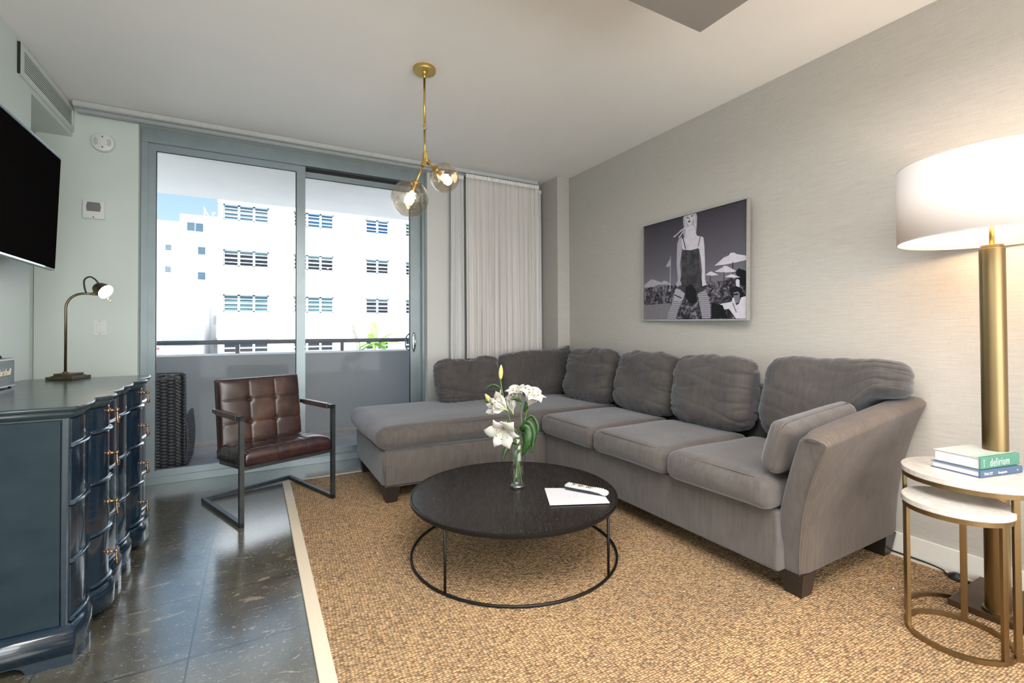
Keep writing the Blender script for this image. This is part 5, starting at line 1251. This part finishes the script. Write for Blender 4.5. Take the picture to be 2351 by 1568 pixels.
for q_ in ([(575, 360), (583, 358), (600, 540), (592, 560)], [(668, 340), (678, 335), (690, 440), (682, 500)], [(562, 478), (565, 486), (470, 572), (458, 570)], [(560, 505), (566, 512), (520, 576), (510, 574)], [(575, 470), (590, 478), (530, 500), (500, 540)]): lay('hair_strand', q_, m_pw)
lay('man_hair', [(1056, 1112), (1080, 1070), (1140, 1062), (1195, 1092), (1212, 1150), (1196, 1188), (1160, 1180), (1078, 1175)], m_pb)
lay('man_face', [(1096, 1132), (1150, 1118), (1172, 1150), (1160, 1232), (1128, 1246), (1104, 1200)], m_pg)
lay('sunglasses', [(1094, 1142), (1152, 1140), (1156, 1156), (1098, 1160)], m_pb)
lay('man_jacket', [(926, 1275), (960, 1245), (1085, 1225), (1088, 1185), (1102, 1182), (1130, 1262), (1160, 1250), (1185, 1182), (1240, 1170), (1240, 1408), (1130, 1404), (1050, 1300), (990, 1308)], m_pw)
lay('jacket_fold', [(1085, 1240), (1098, 1240), (1140, 1340), (1128, 1345)], m_pg)
lay('passerby', [(1122, 1005), (1142, 985), (1165, 1000), (1168, 1075), (1128, 1062)], m_pw)
lay('table_shadow', [(860, 1230), (980, 1260), (1010, 1330), (1040, 1395), (860, 1392)], m_pb)
gp = pic('glazing', fr(0.007, PW-0.007, 0.007, PHt-0.007), 0.0190, 0.0200, thin_glass('picture_glazing', (1, 1, 1), 0.0), raw=True)

# ------------------------------------------------------------------ floor lamp
LX, LY = 2.556, 0.694
t = thing('floor_lamp', 'tall aged-brass floor lamp with a wide white drum shade, lit', 'lamp', (LX, LY, 0.0115))
def lz(z): return z-0.0115
bm = bbox(-0.055, 0.29, -0.20, 0.135, 0.0006, 0.026, 0.003); obj('base', bm, m_bronze, t)
bm = B(); lathe(bm, [(0.046, 0.0265), (0.046, 0.034), (0.038, 0.036), (0.038, lz(1.462)), (0.034, lz(1.464)), (0.034, lz(1.474)), (0.033, lz(1.476)), (0, lz(1.476))], 48); obj('pole', bm, m_agedbrass, t, True)
bm = B(); tube(bm, [(0, 0, lz(1.476)), (0, 0, lz(1.60))], 0.008, 12)
for a in (0.4, 0.4+2*PI/3, 0.4+4*PI/3): tube(bm, [(0, 0, lz(1.60)), (0.286*math.cos(a), 0.286*math.sin(a), lz(1.60))], 0.002, 6)
obj('stem', bm, m_brass, t, True)
RS = 0.29; zb, ztp = lz(1.507), lz(1.812)
bm = B(); lathe(bm, [(RS, zb), (RS, ztp)], 96); o_ = obj('lamp_shade', bm, m_shade, t, True); mod(o_, 'SOLIDIFY', thickness=0.0015, offset=-1)
m_strim = simple('grey_shade_trim', (0.45, 0.43, 0.42), 0.6)
for z in (zb, ztp):
    bm = B(); tube(bm, [(RS*math.cos(a), RS*math.sin(a), z) for a in [2*PI*i/96 for i in range(96)]], 0.0022, 6, closed=True); obj('shade_rim', bm, m_strim, t, True)
for a, L_ in ((2.2, 0.11), (2.2+2*PI/3, 0.11), (2.2+4*PI/3, 0.11)):
    x, y = L_*math.cos(a), L_*math.sin(a)
    bm = B(); tube(bm, [(0, 0, lz(1.60)), (x*0.5, y*0.5, lz(1.605)), (x, y, lz(1.625))], 0.006, 8); lathe(bm, [(0.012, lz(1.62)), (0.013, lz(1.645)), (0, lz(1.645))], 12, c=(x, y)); obj('socket', bm, m_brass, t, True)
    bm = B(); lathe(bm, [(0, lz(1.643)), (0.012, lz(1.645)), (0.022, lz(1.665)), (0.027, lz(1.69)), (0.020, lz(1.713)), (0, lz(1.722))], 16, c=(x, y)); obj('bulb', bm, m_bulb, t, True)
light('floor_lamp_light', 'POINT', (LX, LY, 1.58), 5.4, (1.0, 0.68, 0.42), shadow_soft_size=0.05)
# cord and foot switch
t = thing('foot_switch_cord', 'black lamp cord with round foot switch along the right baseboard', 'cord', (2.80, 0.90, 0.0115))
def cw(x, y, z=0.004): return (x-2.80, y-0.90, z)
bm = B(); tube(bm, catmull([cw(2.853, 2.2), cw(2.852, 1.6), cw(2.853, 1.25), cw(2.850, 1.05), cw(2.83, 0.96), cw(2.805, 0.935), cw(2.79, 0.90)], 8), 0.0035, 8)
tube(bm, catmull([cw(2.80, 0.87), cw(2.785, 0.83), cw(2.795, 0.77), cw(2.845, 0.70), cw(2.85, 0.62), cw(2.85, 0.3)], 8), 0.0035, 8)
tube(bm, catmull([cw(2.775, 0.91), cw(2.765, 0.89), cw(2.775, 0.85), cw(2.82, 0.80), cw(2.842, 0.76)], 8), 0.0035, 8); obj('cord', bm, m_gasket, t, True)
bm = B(); lathe(bm, [(0, 0.0005), (0.030, 0.0005), (0.032, 0.006), (0.028, 0.014), (0.016, 0.019), (0.014, 0.022), (0.0, 0.023)], 28, c=(cw(2.80, 0.895)[0], cw(2.80, 0.895)[1])); obj('foot_switch', bm, simple('black_switch_plastic', (0.012, 0.014, 0.018), 0.3), t, True)

# ------------------------------------------------------------------ nesting tables
def nest(label, cx, cy, r_, zt_, angs, gap=None, zfloor=0.0115, sw=0.0075, slab_=0.024, tw=0.016):
    t_ = thing('nesting_table', label, 'table', (cx, cy, zfloor)); H_ = zt_-zfloor
    bm = B(); lathe(bm, [(0, H_-slab_), (r_-0.003, H_-slab_), (r_, H_-slab_+0.003), (r_, H_-0.003), (r_-0.003, H_), (0, H_)], 96, smooth=True); o_ = obj('marble_top', bm, m_marble, t_); mod(o_, 'EDGE_SPLIT', split_angle=math.radians(30))
    for nm, z0 in (('top_ring', H_-slab_-0.0165), ('base_ring', 0.0005)):
        bm = B(); ro = r_-0.004; lathe(bm, [(ro-0.012, z0), (ro, z0), (ro, z0+0.016), (ro-0.012, z0+0.016), (ro-0.012, z0)], 96, smooth=False)
        if gap and nm == 'base_ring':   # open towards the smaller table so that it can slide in
            bm.free(); bm = B(); n_ = 60; aa = [math.radians(gap[0]+(gap[1]-gap[0])*i/n_) for i in range(n_+1)]
            loft(bm, [[((ro-w_)*math.cos(a_), (ro-w_)*math.sin(a_), z0+h_) for w_, h_ in ((0, 0), (0.012, 0), (0.012, 0.016), (0, 0.016))] for a_ in aa], smooth=False)
        obj(nm, bm, m_agedbrass, t_)
    for a in angs:
        bm = B(); a = math.radians(a); x, y = (r_-0.010)*math.cos(a), (r_-0.010)*math.sin(a)
        M_ = Matrix.Translation((x, y, 0)) @ Matrix.Rotation(a, 4, 'Z'); box(bm, -0.006, 0.006, -0.010, 0.010, 0.016, H_-slab_-0.016, mat=M_); o_ = obj('leg', bm, m_agedbrass, t_); mod(o_, 'BEVEL', width=0.001, segments=1)
    return t_
nest('smaller and lower white marble nesting table with brass legs', 2.268, 0.724, 0.156, 0.515, (130, 10, 250))
nest('taller white marble nesting table holding two stacked books', 2.412, 0.724, 0.208, 0.60, (120, 230, 0), gap=(123, -133))
# ------------------------------------------------------------------ books
def book(label, near, e_sp, e_pg, sp_len, pg_len, z0, th, cov, spine, grow=0.004):
    """near = bottom corner at spine; e_sp along the spine, e_pg from spine to fore edge"""
    t_ = thing('book', label, 'book', (near[0], near[1], z0)); ex = Vector((*e_sp, 0)).normalized(); ey = Vector((*e_pg, 0)).normalized(); ey = (ey-ex*ey.dot(ex)).normalized()
    Mb = frame((0, 0, 0), ex, ey, (0, 0, 1)); 
    sgn = Mb.to_3x3().determinant()
    def bb(x0, x1, y0, y1, za, zb_, m_, nm, bev=0.0008):
        bm = B(); box(bm, x0, x1, y0, y1, za, zb_, mat=Mb); bmesh.ops.recalc_face_normals(bm, faces=bm.faces); o_ = obj(nm, bm, m_, t_); mod(o_, 'BEVEL', width=bev, segments=2); return o_
    bb(0.004, sp_len-0.004, 0.004, pg_len-0.005, 0.003, th-0.003, m_paperwhite, 'pages')
    bb(0, sp_len, 0.0, pg_len, 0.0006, 0.0030, cov[0], 'back_cover'); bb(0, sp_len, 0.0, pg_len, th-0.003, th-0.0006, cov[1], 'front_cover'); bb(-0.0005, sp_len+0.0005, -0.002, 0.005, 0.0006, th, spine, 'spine', 0.002)
    return t_, Mb, ex, ey
m_navy = simple('slate_blue_cover', (0.085, 0.14, 0.24), 0.4, var=0.04); m_navysp = simple('navy_spine', (0.06, 0.105, 0.19), 0.4, var=0.03)
m_greensp = simple('green_cloth_spine', (0.07, 0.22, 0.16), 0.5, var=0.05); m_cream = simple('pale_grey_cover', (0.50, 0.53, 0.52), 0.45, var=0.01); m_sage = simple('sage_cover_band', (0.38, 0.52, 0.42), 0.45, var=0.02); m_silver = simple('silver_lettering', (0.70, 0.72, 0.66), 0.35, 0.3)
ZB = 0.6005
tb, Mb, ex, ey = book('slim navy book, the lower of two stacked on the marble table', (2.322, 0.672), (0.242, -0.054), (0.022, 0.155), 0.235, 0.158, ZB, 0.026, (m_navy, m_navy), m_navysp)
def sp_text(t_, s, size, x, z, mat, Mb, **kw):
    M_ = Mb @ frame((x, -0.0022, z), (1, 0, 0), (0, 0, 1), (0, -1, 0)); return text('lettering', s, size, mat, M_, t_, extrude=0.0003, **kw)
sp_text(tb, 'TINA FEY', 0.0150, 0.016, 0.0075, m_silver, Mb, sx=0.80); sp_text(tb, 'Bossypants', 0.0110, 0.096, 0.0085, m_silver, Mb, bold=0.0003)
bm = B(); lathe(bm, [(0, 0.0004), (0.003, 0.0004), (0.003, 0)], 12, mat=Mb @ Matrix.Translation((0.205, -0.0022, 0.013)) @ Matrix.Rotation(PI/2, 4, 'X')); obj('emblem', bm, m_silver, tb)
tb, Mb, ex, ey = book('thick white and green book on top of the slim navy one', (2.340, 0.676), (0.245, -0.048), (0.040, 0.152), 0.230, 0.150, ZB+0.0262, 0.043, (m_cream, m_cream), m_greensp)
sp_text(tb, 'delirium', 0.042, 0.052, 0.008, m_silver, Mb, sx=0.74, spacing=1.12)
Mo = Mb @ frame((0.020, -0.0022, 0.008), (0, 0, 1), (-1, 0, 0), (0, -1, 0)); text('lettering', 'OLIVER', 0.008, m_silver, Mo, tb, extrude=0.0003, spacing=1.1)
bm = B(); box(bm, 0, 0.230, 0.0, 0.034, 0.0428, 0.0432, mat=Mb); obj('cover_band', bm, m_sage, tb)
bm = B(); box(bm, 0, 0.230, 0.0, 0.012, 0.0432, 0.0434, mat=Mb); obj('cover_band', bm, m_greensp, tb)

# parts of structure parents carry no label; fix shading of smooth meshes with sharp rims
for o_ in bpy.data.objects:
    if o_.type == 'MESH' and o_.name.split('.')[0] in ('body', 'canopy', 'rim', 'post', 'pole', 'shade', 'glass_globe'):
        if not any(m_.type == 'EDGE_SPLIT' for m_ in o_.modifiers) and o_.name.split('.')[0] != 'glass_globe': mod(o_, 'EDGE_SPLIT', split_angle=math.radians(40))
